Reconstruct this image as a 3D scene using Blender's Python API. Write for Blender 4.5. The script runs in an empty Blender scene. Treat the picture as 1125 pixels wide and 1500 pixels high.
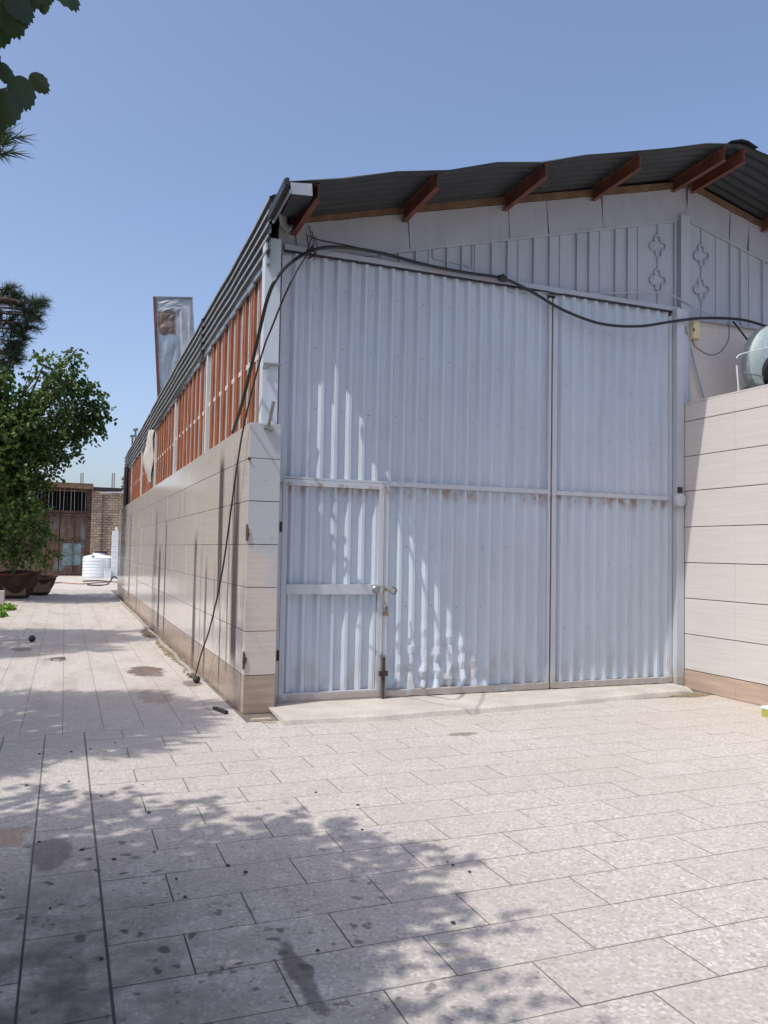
import bpy, math, random
import numpy as np
from mathutils import Vector, Matrix
random.seed(7); rng = np.random.default_rng(7)
SC = bpy.context.scene
COL = SC.collection
# ------------------------------------------------------------------ camera
F, PCX, PCY, CAMH = 1195.0, 562.5, 750.0, 1.55
v1 = Vector((3634-PCX, 865-PCY, F)); v2 = Vector((95-PCX, 800-PCY, F))
dY = v2.normalized(); dX = (v1-dY*v1.dot(dY)).normalized(); dZ = dX.cross(dY)
if dZ.y > 0: dZ = -dZ
RW = Matrix((dX, dY, dZ))                     # photo camera axes (x right, y down, z forward) -> world
cam_d = bpy.data.cameras.new('camera'); cam = bpy.data.objects.new('camera', cam_d); COL.objects.link(cam)
cam_d.sensor_fit = 'VERTICAL'; cam_d.sensor_height = 36; cam_d.lens = F/1500*36
cam_d.clip_start = 0.05; cam_d.clip_end = 3000
cam.matrix_world = Matrix.Translation((0, 0, CAMH)) @ (RW @ Matrix.Diagonal((1, -1, -1))).to_4x4()
SC.camera = cam
SC.render.resolution_x, SC.render.resolution_y = 768, 1024
# ------------------------------------------------------------------ light
SUN_D = Vector((1, .325, -1.79)).normalized()
EL = math.asin(-SUN_D.z); AZ = math.atan2(-SUN_D.x, -SUN_D.y)
world = bpy.data.worlds.new('World'); SC.world = world; world.use_nodes = True
wn = world.node_tree; bg = wn.nodes['Background']
sky = wn.nodes.new('ShaderNodeTexSky'); sky.sky_type = 'NISHITA'; sky.sun_disc = False
sky.sun_elevation = EL; sky.sun_rotation = AZ
sky.altitude = 900; sky.air_density = 1.0; sky.dust_density = 6.0; sky.ozone_density = 3.0
wb = wn.nodes.new('ShaderNodeMix'); wb.data_type = 'RGBA'; wb.blend_type = 'MULTIPLY'; wb.inputs[0].default_value = 1
wb.inputs[7].default_value = (1.075, 1.015, 1.0, 1)          # the phone's white balance, the same over the whole sky
wn.links.new(sky.outputs[0], wb.inputs[6]); wn.links.new(wb.outputs[2], bg.inputs[0]); bg.inputs[1].default_value = 0.15
sd = bpy.data.lights.new('sun', 'SUN'); sd.energy = 2.7; sd.angle = math.radians(.53); sd.color = (1, .965, .885)
sun = bpy.data.objects.new('sun', sd); COL.objects.link(sun)
sun.rotation_euler = SUN_D.to_track_quat('-Z', 'Y').to_euler(); sun.location = (-10, -3, 18)
SC.view_settings.view_transform = 'Standard'; SC.view_settings.look = 'None'
SC.view_settings.exposure = 0.5; SC.view_settings.gamma = 1
# ------------------------------------------------------------------ pixel -> world helpers
def ray(x, y): return RW @ Vector((x-PCX, y-PCY, F))
def onY(x, y, Y): d = ray(x, y); return Vector((0, 0, CAMH))+d*(Y/d.y)
def onX(x, y, X): d = ray(x, y); return Vector((0, 0, CAMH))+d*(X/d.x)
def onZ(x, y, Z=0): d = ray(x, y); return Vector((0, 0, CAMH))+d*((Z-CAMH)/d.z)
# ------------------------------------------------------------------ materials
class NG:
    def __init__(s, name):
        s.m = bpy.data.materials.new(name); s.m.use_nodes = True; s.t = s.m.node_tree
        s.b = s.t.nodes['Principled BSDF']; s._pos = None
    def n(s, k, **kw):
        x = s.t.nodes.new('ShaderNode'+k)
        for a, v in kw.items(): setattr(x, a, v)
        return x
    def put(s, sock, v):
        if hasattr(v, 'is_output'): s.t.links.new(v, sock)
        elif v is not None:
            if sock.type == 'RGBA' and len(v) == 3: v = (*v, 1)
            sock.default_value = v
    def pos(s):
        if s._pos is None: s._pos = s.n('NewGeometry').outputs['Position']
        return s._pos
    def obj(s): return s.n('TexCoord').outputs['Object']
    def xyz(s): x = s.n('SeparateXYZ'); s.put(x.inputs[0], s.pos()); return x.outputs
    def math(s, op, a, b=None, c=None):
        x = s.n('Math', operation=op)
        for i, v in enumerate((a, b, c)):
            if v is not None: s.put(x.inputs[i], v)
        return x.outputs[0]
    def ss(s, v, a, b, lo=0., hi=1.):
        x = s.n('MapRange', interpolation_type='SMOOTHSTEP')
        for i, q in enumerate((v, a, b, lo, hi)): s.put(x.inputs[i], q)
        return x.outputs[0]
    def scale(s, v, xyz):
        x = s.n('Mapping'); s.put(x.inputs[0], v); x.inputs['Scale'].default_value = xyz; return x.outputs[0]
    def noise(s, sc, detail=4, rough=.55, vec=None, stretch=None, dist=0.):
        x = s.n('TexNoise'); v = vec if vec is not None else s.pos()
        if stretch: v = s.scale(v, stretch)
        s.put(x.inputs['Vector'], v); x.inputs['Scale'].default_value = sc
        x.inputs['Detail'].default_value = detail; x.inputs['Roughness'].default_value = rough; x.inputs['Distortion'].default_value = dist
        return x.outputs[0]
    def vor(s, sc, feature='F1', vec=None, stretch=None, out='Distance', rand=1.):
        x = s.n('TexVoronoi', feature=feature); v = vec if vec is not None else s.pos()
        if stretch: v = s.scale(v, stretch)
        s.put(x.inputs['Vector'], v); x.inputs['Scale'].default_value = sc; x.inputs['Randomness'].default_value = rand
        return x.outputs[out]
    def mix(s, f, a, b, mode='MIX'):
        x = s.n('Mix', data_type='RGBA', blend_type=mode)
        s.put(x.inputs[0], f); s.put(x.inputs[6], a); s.put(x.inputs[7], b); return x.outputs[2]
    def warp(s, sc, amt):
        x = s.n('TexNoise'); s.put(x.inputs['Vector'], s.pos()); x.inputs['Scale'].default_value = sc; x.inputs['Detail'].default_value = 4
        a = s.n('VectorMath', operation='SUBTRACT'); s.put(a.inputs[0], x.outputs['Color']); a.inputs[1].default_value = (.5, .5, .5)
        b = s.n('VectorMath', operation='SCALE'); s.put(b.inputs[0], a.outputs[0]); b.inputs['Scale'].default_value = amt
        c = s.n('VectorMath', operation='ADD'); s.put(c.inputs[0], s.pos()); s.put(c.inputs[1], b.outputs[0]); return c.outputs[0]
    def rnd(s): return s.n('ObjectInfo').outputs['Random']
    def bump(s, h, st=.3, d=.01):
        x = s.n('Bump'); s.put(x.inputs['Height'], h); x.inputs['Strength'].default_value = st; x.inputs['Distance'].default_value = d
        s.t.links.new(x.outputs[0], s.b.inputs['Normal'])
    def out(s, col=None, rough=None, metal=None, spec=None, coat=None, trans=None, alpha=None):
        for k, v in (('Base Color', col), ('Roughness', rough), ('Metallic', metal), ('Specular IOR Level', spec), ('Coat Weight', coat), ('Transmission Weight', trans)):
            if v is not None: s.put(s.b.inputs[k], v)
        return s.m
def plain(name, col, rough=.6, metal=0., var=.18, sc=3., bump=.15, bsc=40., col2=None):
    g = NG(name); n1 = g.noise(sc, 5); n2 = g.noise(bsc, 4)
    c2 = col2 or tuple(c*(1-2*var) for c in col)
    c = g.mix(g.ss(n1, .3, .7), col, c2)
    c = g.mix(g.ss(n2, .35, .7, 0, .35), c, tuple(x*.7 for x in c2))
    g.bump(n2, bump, .006)
    return g.out(c, g.ss(n1, .2, .8, max(rough-.1, .03), min(rough+.1, 1)), metal)
MT = {}
def joint_mat():
    g = NG('dirty_joint'); X, Y, Z = g.xyz(); n = g.noise(2.3, 5, .6)
    c = g.mix(g.ss(n, .35, .65), (.20, .175, .15), (.12, .10, .085))
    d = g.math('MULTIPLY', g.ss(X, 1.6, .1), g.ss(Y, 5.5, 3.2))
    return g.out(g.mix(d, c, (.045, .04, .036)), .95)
def slab_mat():
    g = NG('terrazzo_slab'); P = g.pos(); X, Y, Z = g.xyz()
    chips = g.vor(75, out='Color'); cd = g.n('SeparateColor'); g.put(cd.inputs[0], chips)
    cc = g.mix(g.ss(cd.outputs[0], .25, .95), (.395, .367, .34), (.485, .455, .425))
    cc = g.mix(g.ss(cd.outputs[1], .88, .94), cc, (.32, .285, .255))
    cc = g.mix(g.ss(cd.outputs[2], .88, .94), cc, (.56, .535, .505))
    big = g.vor(33, out='Color'); bd = g.n('SeparateColor'); g.put(bd.inputs[0], big); bdist = g.vor(33)
    chip2 = g.math('MULTIPLY', g.ss(bd.outputs[0], .80, .84), g.ss(bdist, .38, .24))
    cc = g.mix(g.math('MULTIPLY', chip2, .42), cc, (.20, .165, .14))
    chip3 = g.math('MULTIPLY', g.ss(bd.outputs[1], .86, .9), g.ss(bdist, .40, .26))
    cc = g.mix(g.math('MULTIPLY', chip3, .22), cc, (.70, .685, .66))
    cc = g.mix(g.ss(g.noise(.9, 6, .6), .35, .72, 0, .32), cc, (.36, .31, .265))
    cc = g.mix(g.math('MULTIPLY', g.ss(g.rnd(), 0, 1, 0, .22), 1.), cc, (.37, .335, .30))
    # fruit and foot grime under the mulberry, beside the bed, plus painted tree shade
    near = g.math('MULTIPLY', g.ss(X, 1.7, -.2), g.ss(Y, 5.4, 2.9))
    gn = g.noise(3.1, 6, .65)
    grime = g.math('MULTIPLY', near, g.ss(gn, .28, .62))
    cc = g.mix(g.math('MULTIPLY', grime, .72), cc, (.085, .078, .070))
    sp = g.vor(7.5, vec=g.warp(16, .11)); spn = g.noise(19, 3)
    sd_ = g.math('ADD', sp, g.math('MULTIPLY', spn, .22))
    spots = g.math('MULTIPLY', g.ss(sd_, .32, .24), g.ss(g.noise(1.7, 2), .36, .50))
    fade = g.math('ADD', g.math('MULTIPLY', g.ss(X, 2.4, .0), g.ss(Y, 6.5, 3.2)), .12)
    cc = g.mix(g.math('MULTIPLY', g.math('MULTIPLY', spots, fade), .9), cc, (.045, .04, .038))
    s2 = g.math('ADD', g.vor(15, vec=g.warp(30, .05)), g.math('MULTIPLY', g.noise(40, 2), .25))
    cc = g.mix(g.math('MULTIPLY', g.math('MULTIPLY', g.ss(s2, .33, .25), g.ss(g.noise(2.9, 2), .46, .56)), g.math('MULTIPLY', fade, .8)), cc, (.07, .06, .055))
    cc = g.mix(g.math('MULTIPLY', near, .30), cc, (.16, .155, .15))  # even grey: the tree's shade painted into the slab colour
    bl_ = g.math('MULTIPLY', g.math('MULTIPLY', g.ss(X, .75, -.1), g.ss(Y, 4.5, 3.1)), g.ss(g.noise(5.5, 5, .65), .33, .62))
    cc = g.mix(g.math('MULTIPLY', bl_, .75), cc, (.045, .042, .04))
    # brown wet patch in the alley and dust along the wall
    def blob(cx, cy, rx, ry, col, amt, c):
        dx = g.math('DIVIDE', g.math('SUBTRACT', X, cx), rx); dy = g.math('DIVIDE', g.math('SUBTRACT', Y, cy), ry)
        d = g.math('SQRT', g.math('ADD', g.math('MULTIPLY', dx, dx), g.math('MULTIPLY', dy, dy)))
        d = g.math('ADD', d, g.math('MULTIPLY', g.math('SUBTRACT', g.noise(6.5, 4), .5), 1.3))
        return g.mix(g.ss(d, 1.0, .72, 0, amt), c, col)
    cc = blob(1.0, 10.7, .26, .55, (.085, .05, .032), .85, cc)
    cc = blob(.95, 8.9, .22, .5, (.16, .13, .105), .5, cc)
    cc = blob(-.55, 13.4, .16, .30, (.12, .09, .07), .7, cc)
    cc = blob(1.42, 9.6, .12, .28, (.10, .075, .06), .75, cc)
    cc = blob(-.02, 4.5, .12, .26, (.11, .085, .07), .65, cc)
    cc = blob(.86, 2.95, .05, .30, (.07, .06, .05), .7, cc)
    cc = blob(-.35, 4.85, .3, .22, (.30, .19, .11), .55, cc)
    cc = blob(3.25, 6.35, .16, .07, (.17, .145, .115), .75, cc)
    cc = g.mix(g.math('MULTIPLY', g.ss(Y, 7.0, 9.5), g.ss(g.noise(1.3, 5, .65, stretch=(2.5, .6, 1)), .42, .7, 0, .5)), cc, (.27, .235, .205))
    cc = g.mix(g.math('MULTIPLY', g.ss(X, 5.6, 6.9), g.ss(g.noise(2.2, 5), .4, .7, 0, .6)), cc, (.44, .34, .26))
    h = g.math('ADD', g.noise(55, 4), g.math('MULTIPLY', chip2, -.6))
    g.bump(h, .35, .004)
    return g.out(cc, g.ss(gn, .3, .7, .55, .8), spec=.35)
def side_tile_mat():
    g = NG('polished_beige_tile'); X, Y, Z = g.xyz()
    fine = g.noise(3.0, 5, .6, stretch=(1, .35, 9))
    c = g.mix(g.ss(fine, .3, .7), (.585, .545, .50), (.505, .47, .43))
    c = g.mix(g.ss(g.rnd(), 0, 1, 0, .35), c, (.51, .475, .44))
    base = g.ss(Z, .365, .355)
    bn = g.noise(5, 5, .65, stretch=(1, .5, 3))
    c = g.mix(base, c, g.mix(g.ss(bn, .3, .7), (.36, .275, .215), (.27, .205, .16)))
    zn = g.noise(2.4, 3, .5, stretch=(1, 8, .15))
    tot = None
    for (y0, w, zt, zb, amt) in ((8.28, .20, 2.60, .35, 1.), (8.62, .05, 2.2, .2, .7), (9.15, .19, 2.74, .9, 1.), (9.02, .05, 1.1, .0, .75), (9.45, .05, 1.5, .5, .6), (10.05, .10, 1.55, .0, .75), (10.45, .04, 1.8, .2, .6),
                             (10.95, .16, 1.9, .0, .85), (12.2, .05, 2.55, 1.9, .5), (12.7, .06, 2.6, 1.9, .5), (14.4, .10, 2.2, .0, .9), (15.3, .22, 1.75, .0, .9), (16.4, .08, 1.3, .3, .5), (18.2, .12, 2.6, 1.8, .4), (20.1, .2, 1.6, .0, .6), (22.6, .3, 2.7, .1, .7), (7.85, .04, 1.0, .0, .5)):
        yw = g.math('ADD', Y, g.math('MULTIPLY', g.math('SUBTRACT', zn, .5), w*1.3))
        b_ = g.ss(g.math('ABSOLUTE', g.math('SUBTRACT', yw, y0)), w, w*.45)
        b_ = g.math('MULTIPLY', b_, g.math('MULTIPLY', g.ss(Z, zt, zt-.35), g.ss(Z, zb-.15, zb+.25, .0, 1.)))
        b_ = g.math('MULTIPLY', b_, amt)
        tot = b_ if tot is None else g.math('MAXIMUM', tot, b_)
    st = g.noise(2.2, 4, .6, stretch=(1, 7, .22))
    tot = g.math('MAXIMUM', tot, g.math('MULTIPLY', g.ss(st, .55, .75, 0, .35), g.ss(Z, 2.7, .8)))
    c = g.mix(g.math('MINIMUM', g.math('MULTIPLY', tot, 1.1), .96), c, (.06, .054, .05))
    dust = g.math('MULTIPLY', g.ss(g.noise(2.6, 4, .6, stretch=(1, 9, .2)), .56, .66), .35)
    c = g.mix(dust, c, (.56, .51, .46))
    r = g.math('ADD', g.ss(fine, .2, .8, .10, .17), g.math('MULTIPLY', tot, .35))
    r = g.math('ADD', r, g.math('MULTIPLY', base, .15))
    g.bump(g.noise(1.6, 3), .06, .01)
    return g.out(c, r, spec=g.math('SUBTRACT', .5, g.math('MULTIPLY', tot, .48)))
def pier_tile_mat():
    g = NG('pier_tile_with_paint_overspray'); X, Y, Z = g.xyz()
    fine = g.noise(3.0, 5, .6, stretch=(.35, 1, 12))
    c = g.mix(g.ss(fine, .3, .7), (.56, .505, .445), (.48, .43, .375))
    base = g.ss(Z, .365, .355)
    bn = g.noise(7, 5, .65, stretch=(.4, 1, 3))
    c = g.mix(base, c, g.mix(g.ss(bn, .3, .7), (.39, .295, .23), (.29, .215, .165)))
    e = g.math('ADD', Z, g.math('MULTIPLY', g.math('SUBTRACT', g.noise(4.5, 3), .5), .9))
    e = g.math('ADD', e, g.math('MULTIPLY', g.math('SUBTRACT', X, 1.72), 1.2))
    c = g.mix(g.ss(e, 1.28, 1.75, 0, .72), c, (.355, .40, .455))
    c = g.mix(g.ss(g.noise(16, 4), .66, .74, 0, .5), c, (.16, .12, .10))
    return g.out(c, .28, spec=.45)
def ivory_tile_mat():
    g = NG('ivory_wall_tile'); X, Y, Z = g.xyz()
    f1 = g.noise(3.2, 5, .65, stretch=(1, .4, 14)); f2 = g.noise(1.2, 4)
    c = g.mix(g.ss(f1, .35, .7), (.58, .555, .53), (.51, .488, .465))
    c = g.mix(g.ss(f2, .4, .75, 0, .35), c, (.57, .52, .47))
    c = g.mix(g.ss(g.rnd(), 0, 1, 0, .25), c, (.56, .53, .50))
    base = g.ss(Z, .232, .224)
    bn = g.noise(4, 5, .65, stretch=(1, .6, 6))
    c = g.mix(base, c, g.mix(g.ss(bn, .3, .7), (.48, .365, .29), (.37, .275, .215)))
    c = g.mix(g.math('MULTIPLY', g.ss(Z, .25, .0), g.ss(g.noise(5, 4), .4, .7, 0, .5)), c, (.42, .34, .27))
    g.bump(f1, .1, .004)
    return g.out(c, .36, spec=.45)
def paint_mat(name, col=(.48, .54, .615), dirt=True):
    g = NG(name); X, Y, Z = g.xyz()
    n1 = g.noise(1.1, 5, .6); n2 = g.noise(26, 4, .6); st = g.noise(3.5, 4, .6, stretch=(5, 1, .35))
    c = g.mix(g.ss(n1, .3, .7, 0, .6), col, tuple(x*.86 for x in col))
    c = g.mix(g.ss(st, .52, .72, 0, .28), c, tuple(x*.70 for x in col))
    if dirt:
        low = g.math('MULTIPLY', g.ss(Z, .75, .03), g.ss(g.noise(4.2, 5, .65, stretch=(2, 1, .8)), .42, .72, 0, .75))
        c = g.mix(low, c, (.33, .28, .23))
        rail = g.math('MULTIPLY', g.math('MULTIPLY', g.ss(Z, 2.05, 2.2), g.ss(Z, 2.235, 2.22)), g.ss(g.noise(7, 4, stretch=(2, 1, 1)), .45, .65, 0, .75))
        c = g.mix(rail, c, (.30, .19, .12))
        foot = g.math('MULTIPLY', g.ss(Z, .145, .12), g.ss(g.noise(9, 5), .25, .5, 0, .85))
        c = g.mix(foot, c, (.36, .31, .26))
    c = g.mix(g.ss(g.noise(40, 5, .7), .70, .76, 0, .7), c, (.22, .19, .17))
    g.bump(g.noise(7, 3), .08, .01)
    return g.out(c, g.ss(n2, .3, .7, .38, .55), spec=.4)
def galv_mat(name, col=(.42, .45, .47), metal=.75, rough=.42):
    g = NG(name); n = g.vor(9, out='Color'); s_ = g.n('SeparateColor'); g.put(s_.inputs[0], n); n1 = g.noise(2.5, 5)
    c = g.mix(s_.outputs[0], col, tuple(x*.8 for x in col)); c = g.mix(g.ss(n1, .45, .75, 0, .5), c, tuple(x*.62 for x in col))
    g.bump(g.noise(3.5, 3), .2, .02)
    return g.out(c, g.ss(n1, .3, .7, rough-.1, rough+.1), metal)
def brick_mat():
    g = NG('yellow_grey_brick'); X, Y, Z = g.xyz()
    cmb = g.n('CombineXYZ'); g.put(cmb.inputs[0], g.math('ADD', X, Y)); g.put(cmb.inputs[1], Z)
    b = g.n('TexBrick'); g.put(b.inputs['Vector'], cmb.outputs[0]); b.inputs['Scale'].default_value = 1.
    b.inputs['Brick Width'].default_value = .30; b.inputs['Row Height'].default_value = .13; b.inputs['Mortar Size'].default_value = .014
    b.inputs['Color1'].default_value = (.40, .30, .21, 1); b.inputs['Color2'].default_value = (.24, .18, .13, 1); b.inputs['Mortar'].default_value = (.06, .05, .042, 1)
    c = g.mix(g.ss(g.noise(1.5, 5), .4, .7, 0, .5), b.outputs['Color'], (.38, .30, .22))
    g.bump(g.math('SUBTRACT', 1., b.outputs['Fac']), .8, .02)
    return g.out(c, .85)
def rust_gate_mat():
    g = NG('rusted_painted_steel'); X, Y, Z = g.xyz()
    s1 = g.noise(2.2, 6, .7, stretch=(3.5, 1, .5)); s2 = g.noise(.9, 4, .6)
    c = g.mix(g.ss(s1, .38, .62), (.06, .032, .02), (.12, .07, .045))
    c = g.mix(g.ss(g.noise(3, 5, .7, stretch=(5, 1, .22)), .58, .7, 0, .8), c, (.27, .21, .165))
    c = g.mix(g.math('MULTIPLY', g.ss(s2, .52, .60, 0, .7), g.ss(Z, 3.2, 2.0)), c, (.10, .15, .18))
    return g.out(c, .75)
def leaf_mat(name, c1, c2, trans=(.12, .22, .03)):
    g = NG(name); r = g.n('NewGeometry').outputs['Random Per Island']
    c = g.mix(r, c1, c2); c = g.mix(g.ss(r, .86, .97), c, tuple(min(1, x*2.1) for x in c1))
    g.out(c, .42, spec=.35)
    tl = g.n('BsdfTranslucent'); tl.inputs[0].default_value = (*trans, 1)
    ms = g.n('MixShader'); ms.inputs[0].default_value = .12 if 'near' in name else .25
    o = g.t.nodes['Material Output']
    g.t.links.new(g.b.outputs[0], ms.inputs[1]); g.t.links.new(tl.outputs[0], ms.inputs[2]); g.t.links.new(ms.outputs[0], o.inputs['Surface'])
    return g.m
def glass_mat():
    g = NG('dusty_window_glass'); n = g.noise(2.3, 5)
    return g.out(g.mix(g.ss(n, .3, .7), (.16, .155, .155), (.26, .245, .235)), g.ss(n, .3, .7, .16, .4), spec=.6)
def dirt_mat(name, a, b):
    g = NG(name); n = g.noise(.7, 7, .65); n2 = g.noise(9, 6, .7)
    c = g.mix(g.ss(n, .3, .7), a, b); c = g.mix(g.ss(n2, .4, .7, 0, .5), c, tuple(x*.7 for x in b))
    g.bump(n2, .5, .02); return g.out(c, .9)
MT.update(slab=slab_mat(), side=side_tile_mat(), pier=pier_tile_mat(), ivory=ivory_tile_mat(),
    gate=paint_mat('grey_blue_gate_paint'), clad=paint_mat('grey_blue_gable_paint', (.38, .41, .46), False), trim=paint_mat('pale_grey_frame_paint', (.47, .50, .545)),
    fascia=paint_mat('grey_fascia_paint', (.36, .37, .41), False), colp=paint_mat('pale_blue_column_paint', (.50, .57, .63), False),
    galv=galv_mat('galvanised_sheet'), duct=galv_mat('weathered_duct_sheet', (.46, .50, .52), .35, .5), eave=galv_mat('dull_corrugated_steel', (.085, .095, .105), .3, .45), galvrib=galv_mat('painted_rib_highlight', (.50, .52, .53), .3, .5), roofu=galv_mat('dark_roof_sheet', (.042, .048, .054), .2, .55),
    purlin=plain('red_oxide_steel', (.22, .07, .042), .65, .1, .22, 5, .2, 60, (.12, .05, .035)), timber=plain('brown_edge_steel', (.20, .125, .075), .8, 0, .2, 6, .3, 40),
    orange=plain('orange_primer', (.40, .132, .048), .5, 0, .14, 4, .15, 50, (.28, .088, .038)), white=plain('white_glazing_bar', (.60, .62, .64), .5, 0, .06, 5, .1, 50),
    glass=glass_mat(), joint=joint_mat(), mortar=plain('wall_joint', (.10, .085, .072), .95, 0, .2, 9, .4, 80),
    plaster=plain('beige_plaster', (.70, .625, .58), .85, 0, .04, 1.3, .2, 30), gplaster=plain('grey_plaster', (.36, .345, .32), .9, 0, .12, 1.5, .3, 20), concrete=plain('pale_concrete', (.53, .49, .445), .85, 0, .12, 2.2, .5, 35),
    bluep=plain('faded_blue_paint', (.17, .27, .31), .7, 0, .25, 3, .3, 20, (.10, .12, .12)), patchrust=plain('bare_rusted_sheet', (.27, .20, .165), .7, .2, .2, 4, .3, 25), rubber=plain('black_rubber', (.018, .019, .022), .5, 0, .1, 5, .1, 60), cream=plain('cream_plastic', (.66, .58, .33), .45, 0, .06, 5, .05, 30), plast=plain('white_plastic', (.74, .78, .82), .4, 0, .04, 2, .05, 30),
    rust=plain('rusty_iron', (.12, .062, .042), .8, .2, .25, 4, .4, 40, (.05, .032, .026)), brass=plain('tarnished_brass', (.38, .29, .19), .45, .7, .2, 30, .3, 90), steel=plain('dull_steel', (.34, .34, .34), .5, .7, .15, 20, .2, 80),
    brick=brick_mat(), rustgate=rust_gate_mat(), dark=plain('dark_void', (.012, .012, .014), .9), bark=plain('grey_brown_bark', (.16, .12, .09), .9, 0, .2, 6, .8, 25),
    soil=dirt_mat('dry_soil', (.26, .20, .145), (.19, .145, .10)), yard=dirt_mat('dusty_ground', (.40, .345, .285), (.33, .28, .225)),
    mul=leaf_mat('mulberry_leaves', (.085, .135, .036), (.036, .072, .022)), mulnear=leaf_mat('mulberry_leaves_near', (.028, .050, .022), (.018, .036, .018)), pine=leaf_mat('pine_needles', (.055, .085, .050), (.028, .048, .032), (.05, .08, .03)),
    weed=leaf_mat('bright_ground_leaves', (.16, .30, .035), (.09, .19, .03), (.2, .35, .04)), hose=plain('pale_grey_hose', (.40, .35, .29), .6), redhose=plain('faded_red_hose', (.40, .19, .14), .6), sack=plain('grey_white_sacking', (.50, .475, .43), .85, 0, .12, 5, .5, 30),
    sponge=plain('yellow_green_face', (.42, .44, .12), .8, 0, .1, 8, .5, 40), cooler=plain('pale_green_drum_metal', (.46, .55, .54), .45, .3, .12, 2.5, .1, 20), twig=plain('dry_twigs', (.26, .20, .13), .9), wood=plain('pale_wood', (.56, .46, .34), .8))
# ------------------------------------------------------------------ mesh helpers
class MB:
    def __init__(s): s.v = []; s.f = []; s.smooth = False
    def add(s, vs, fs):
        o = len(s.v); s.v += [tuple(p) for p in vs]; s.f += [tuple(i+o for i in q) for q in fs]; return s
    def box(s, x0, x1, y0, y1, z0, z1):
        vs = [(x0, y0, z0), (x1, y0, z0), (x1, y1, z0), (x0, y1, z0), (x0, y0, z1), (x1, y0, z1), (x1, y1, z1), (x0, y1, z1)]
        return s.add(vs, [(0, 3, 2, 1), (4, 5, 6, 7), (0, 1, 5, 4), (1, 2, 6, 5), (2, 3, 7, 6), (3, 0, 4, 7)])
    def bar(s, a, b, w, h, up=(0, 0, 1)):
        a = Vector(a); b = Vector(b); d = (b-a).normalized(); u = Vector(up)
        sx = d.cross(u)
        if sx.length < 1e-4: sx = d.cross(Vector((0, 1, 0)))
        sx.normalize(); u = sx.cross(d).normalized(); vs = []
        for p in (a, b):
            for i, j in ((-1, -1), (1, -1), (1, 1), (-1, 1)): vs.append(p+sx*(w/2*i)+u*(h/2*j))
        return s.add(vs, [(0, 1, 2, 3), (7, 6, 5, 4), (0, 4, 5, 1), (1, 5, 6, 2), (2, 6, 7, 3), (3, 7, 4, 0)])
    def tube(s, pts, r, n=8, r1=None):
        pts = [Vector(p) for p in pts]; m = len(pts); vs = []; fs = []; ref = None
        for i, p in enumerate(pts):
            d = (pts[min(i+1, m-1)]-pts[max(i-1, 0)])
            d = d.normalized() if d.length > 1e-9 else Vector((0, 0, 1))
            if ref is None: ref = Vector((0, 0, 1)) if abs(d.z) < .9 else Vector((1, 0, 0))
            a = (ref-d*ref.dot(d)).normalized(); b = d.cross(a); ref = a
            rr = (r[i] if isinstance(r, (list, tuple)) else (r if r1 is None else r+(r1-r)*i/(m-1)))
            for k in range(n): t = 2*math.pi*k/n; vs.append(p+(a*math.cos(t)+b*math.sin(t))*rr)
        for i in range(m-1):
            for k in range(n): k2 = (k+1) % n; fs.append((i*n+k, i*n+k2, (i+1)*n+k2, (i+1)*n+k))
        fs.append(tuple(range(n-1, -1, -1))); fs.append(tuple((m-1)*n+k for k in range(n)))
        s.smooth = True
        return s.add(vs, fs)
    def lathe(s, c, prof, n=24, sx=1., sy=1.):
        vs = []; fs = []; m = len(prof)
        for (r, z) in prof:
            for k in range(n): t = 2*math.pi*k/n; vs.append((c[0]+r*math.cos(t)*sx, c[1]+r*math.sin(t)*sy, c[2]+z))
        for i in range(m-1):
            for k in range(n): k2 = (k+1) % n; fs.append((i*n+k, i*n+k2, (i+1)*n+k2, (i+1)*n+k))
        s.smooth = True
        return s.add(vs, fs)
    def mesh(s, name):
        me = bpy.data.meshes.new(name); me.from_pydata(s.v, [], s.f)
        if s.smooth:
            me.polygons.foreach_set('use_smooth', [True]*len(me.polygons))
            me.set_sharp_from_angle(angle=math.radians(40))
        return me
    def build(s, name, mat, parent=None):
        me = s.mesh(name); me.materials.append(MT[mat]); return link(name, me, parent)
def link(name, me, parent=None, loc=None, rot=None):
    o = bpy.data.objects.new(name, me); COL.objects.link(o)
    if parent is not None:
        o.parent = parent; off = Vector(parent['_w']) if '_w' in parent else Vector((0, 0, 0))
        o.location = (Vector(loc) if loc is not None else Vector((0, 0, 0)))-off
    elif loc is not None: o.location = loc
    if rot is not None: o.rotation_euler = rot
    return o
ROOTS = []
def thing(name, label, cat, loc=(0, 0, 0), group=None):
    o = bpy.data.objects.new(name, None); COL.objects.link(o); o.location = loc; o.empty_display_size = .2
    o['label'] = label; o['category'] = cat; o['_w'] = tuple(loc); ROOTS.append(o)
    if group: o['group'] = group
    return o
def tag(o, label, cat, group=None):
    o['label'] = label; o['category'] = cat
    if group: o['group'] = group
    return o
def smooth_path(pts, n=8):
    pts = [Vector(p) for p in pts]; P = [pts[0]]+pts+[pts[-1]]; out = []
    for i in range(1, len(P)-2):
        a, b, c, d = P[i-1], P[i], P[i+1], P[i+2]
        for k in range(n):
            t = k/n; out.append(.5*((2*b)+(c-a)*t+(2*a-5*b+4*c-d)*t*t+(3*b-a-3*c+d)*t**3))
    out.append(pts[-1]); return out
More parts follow.
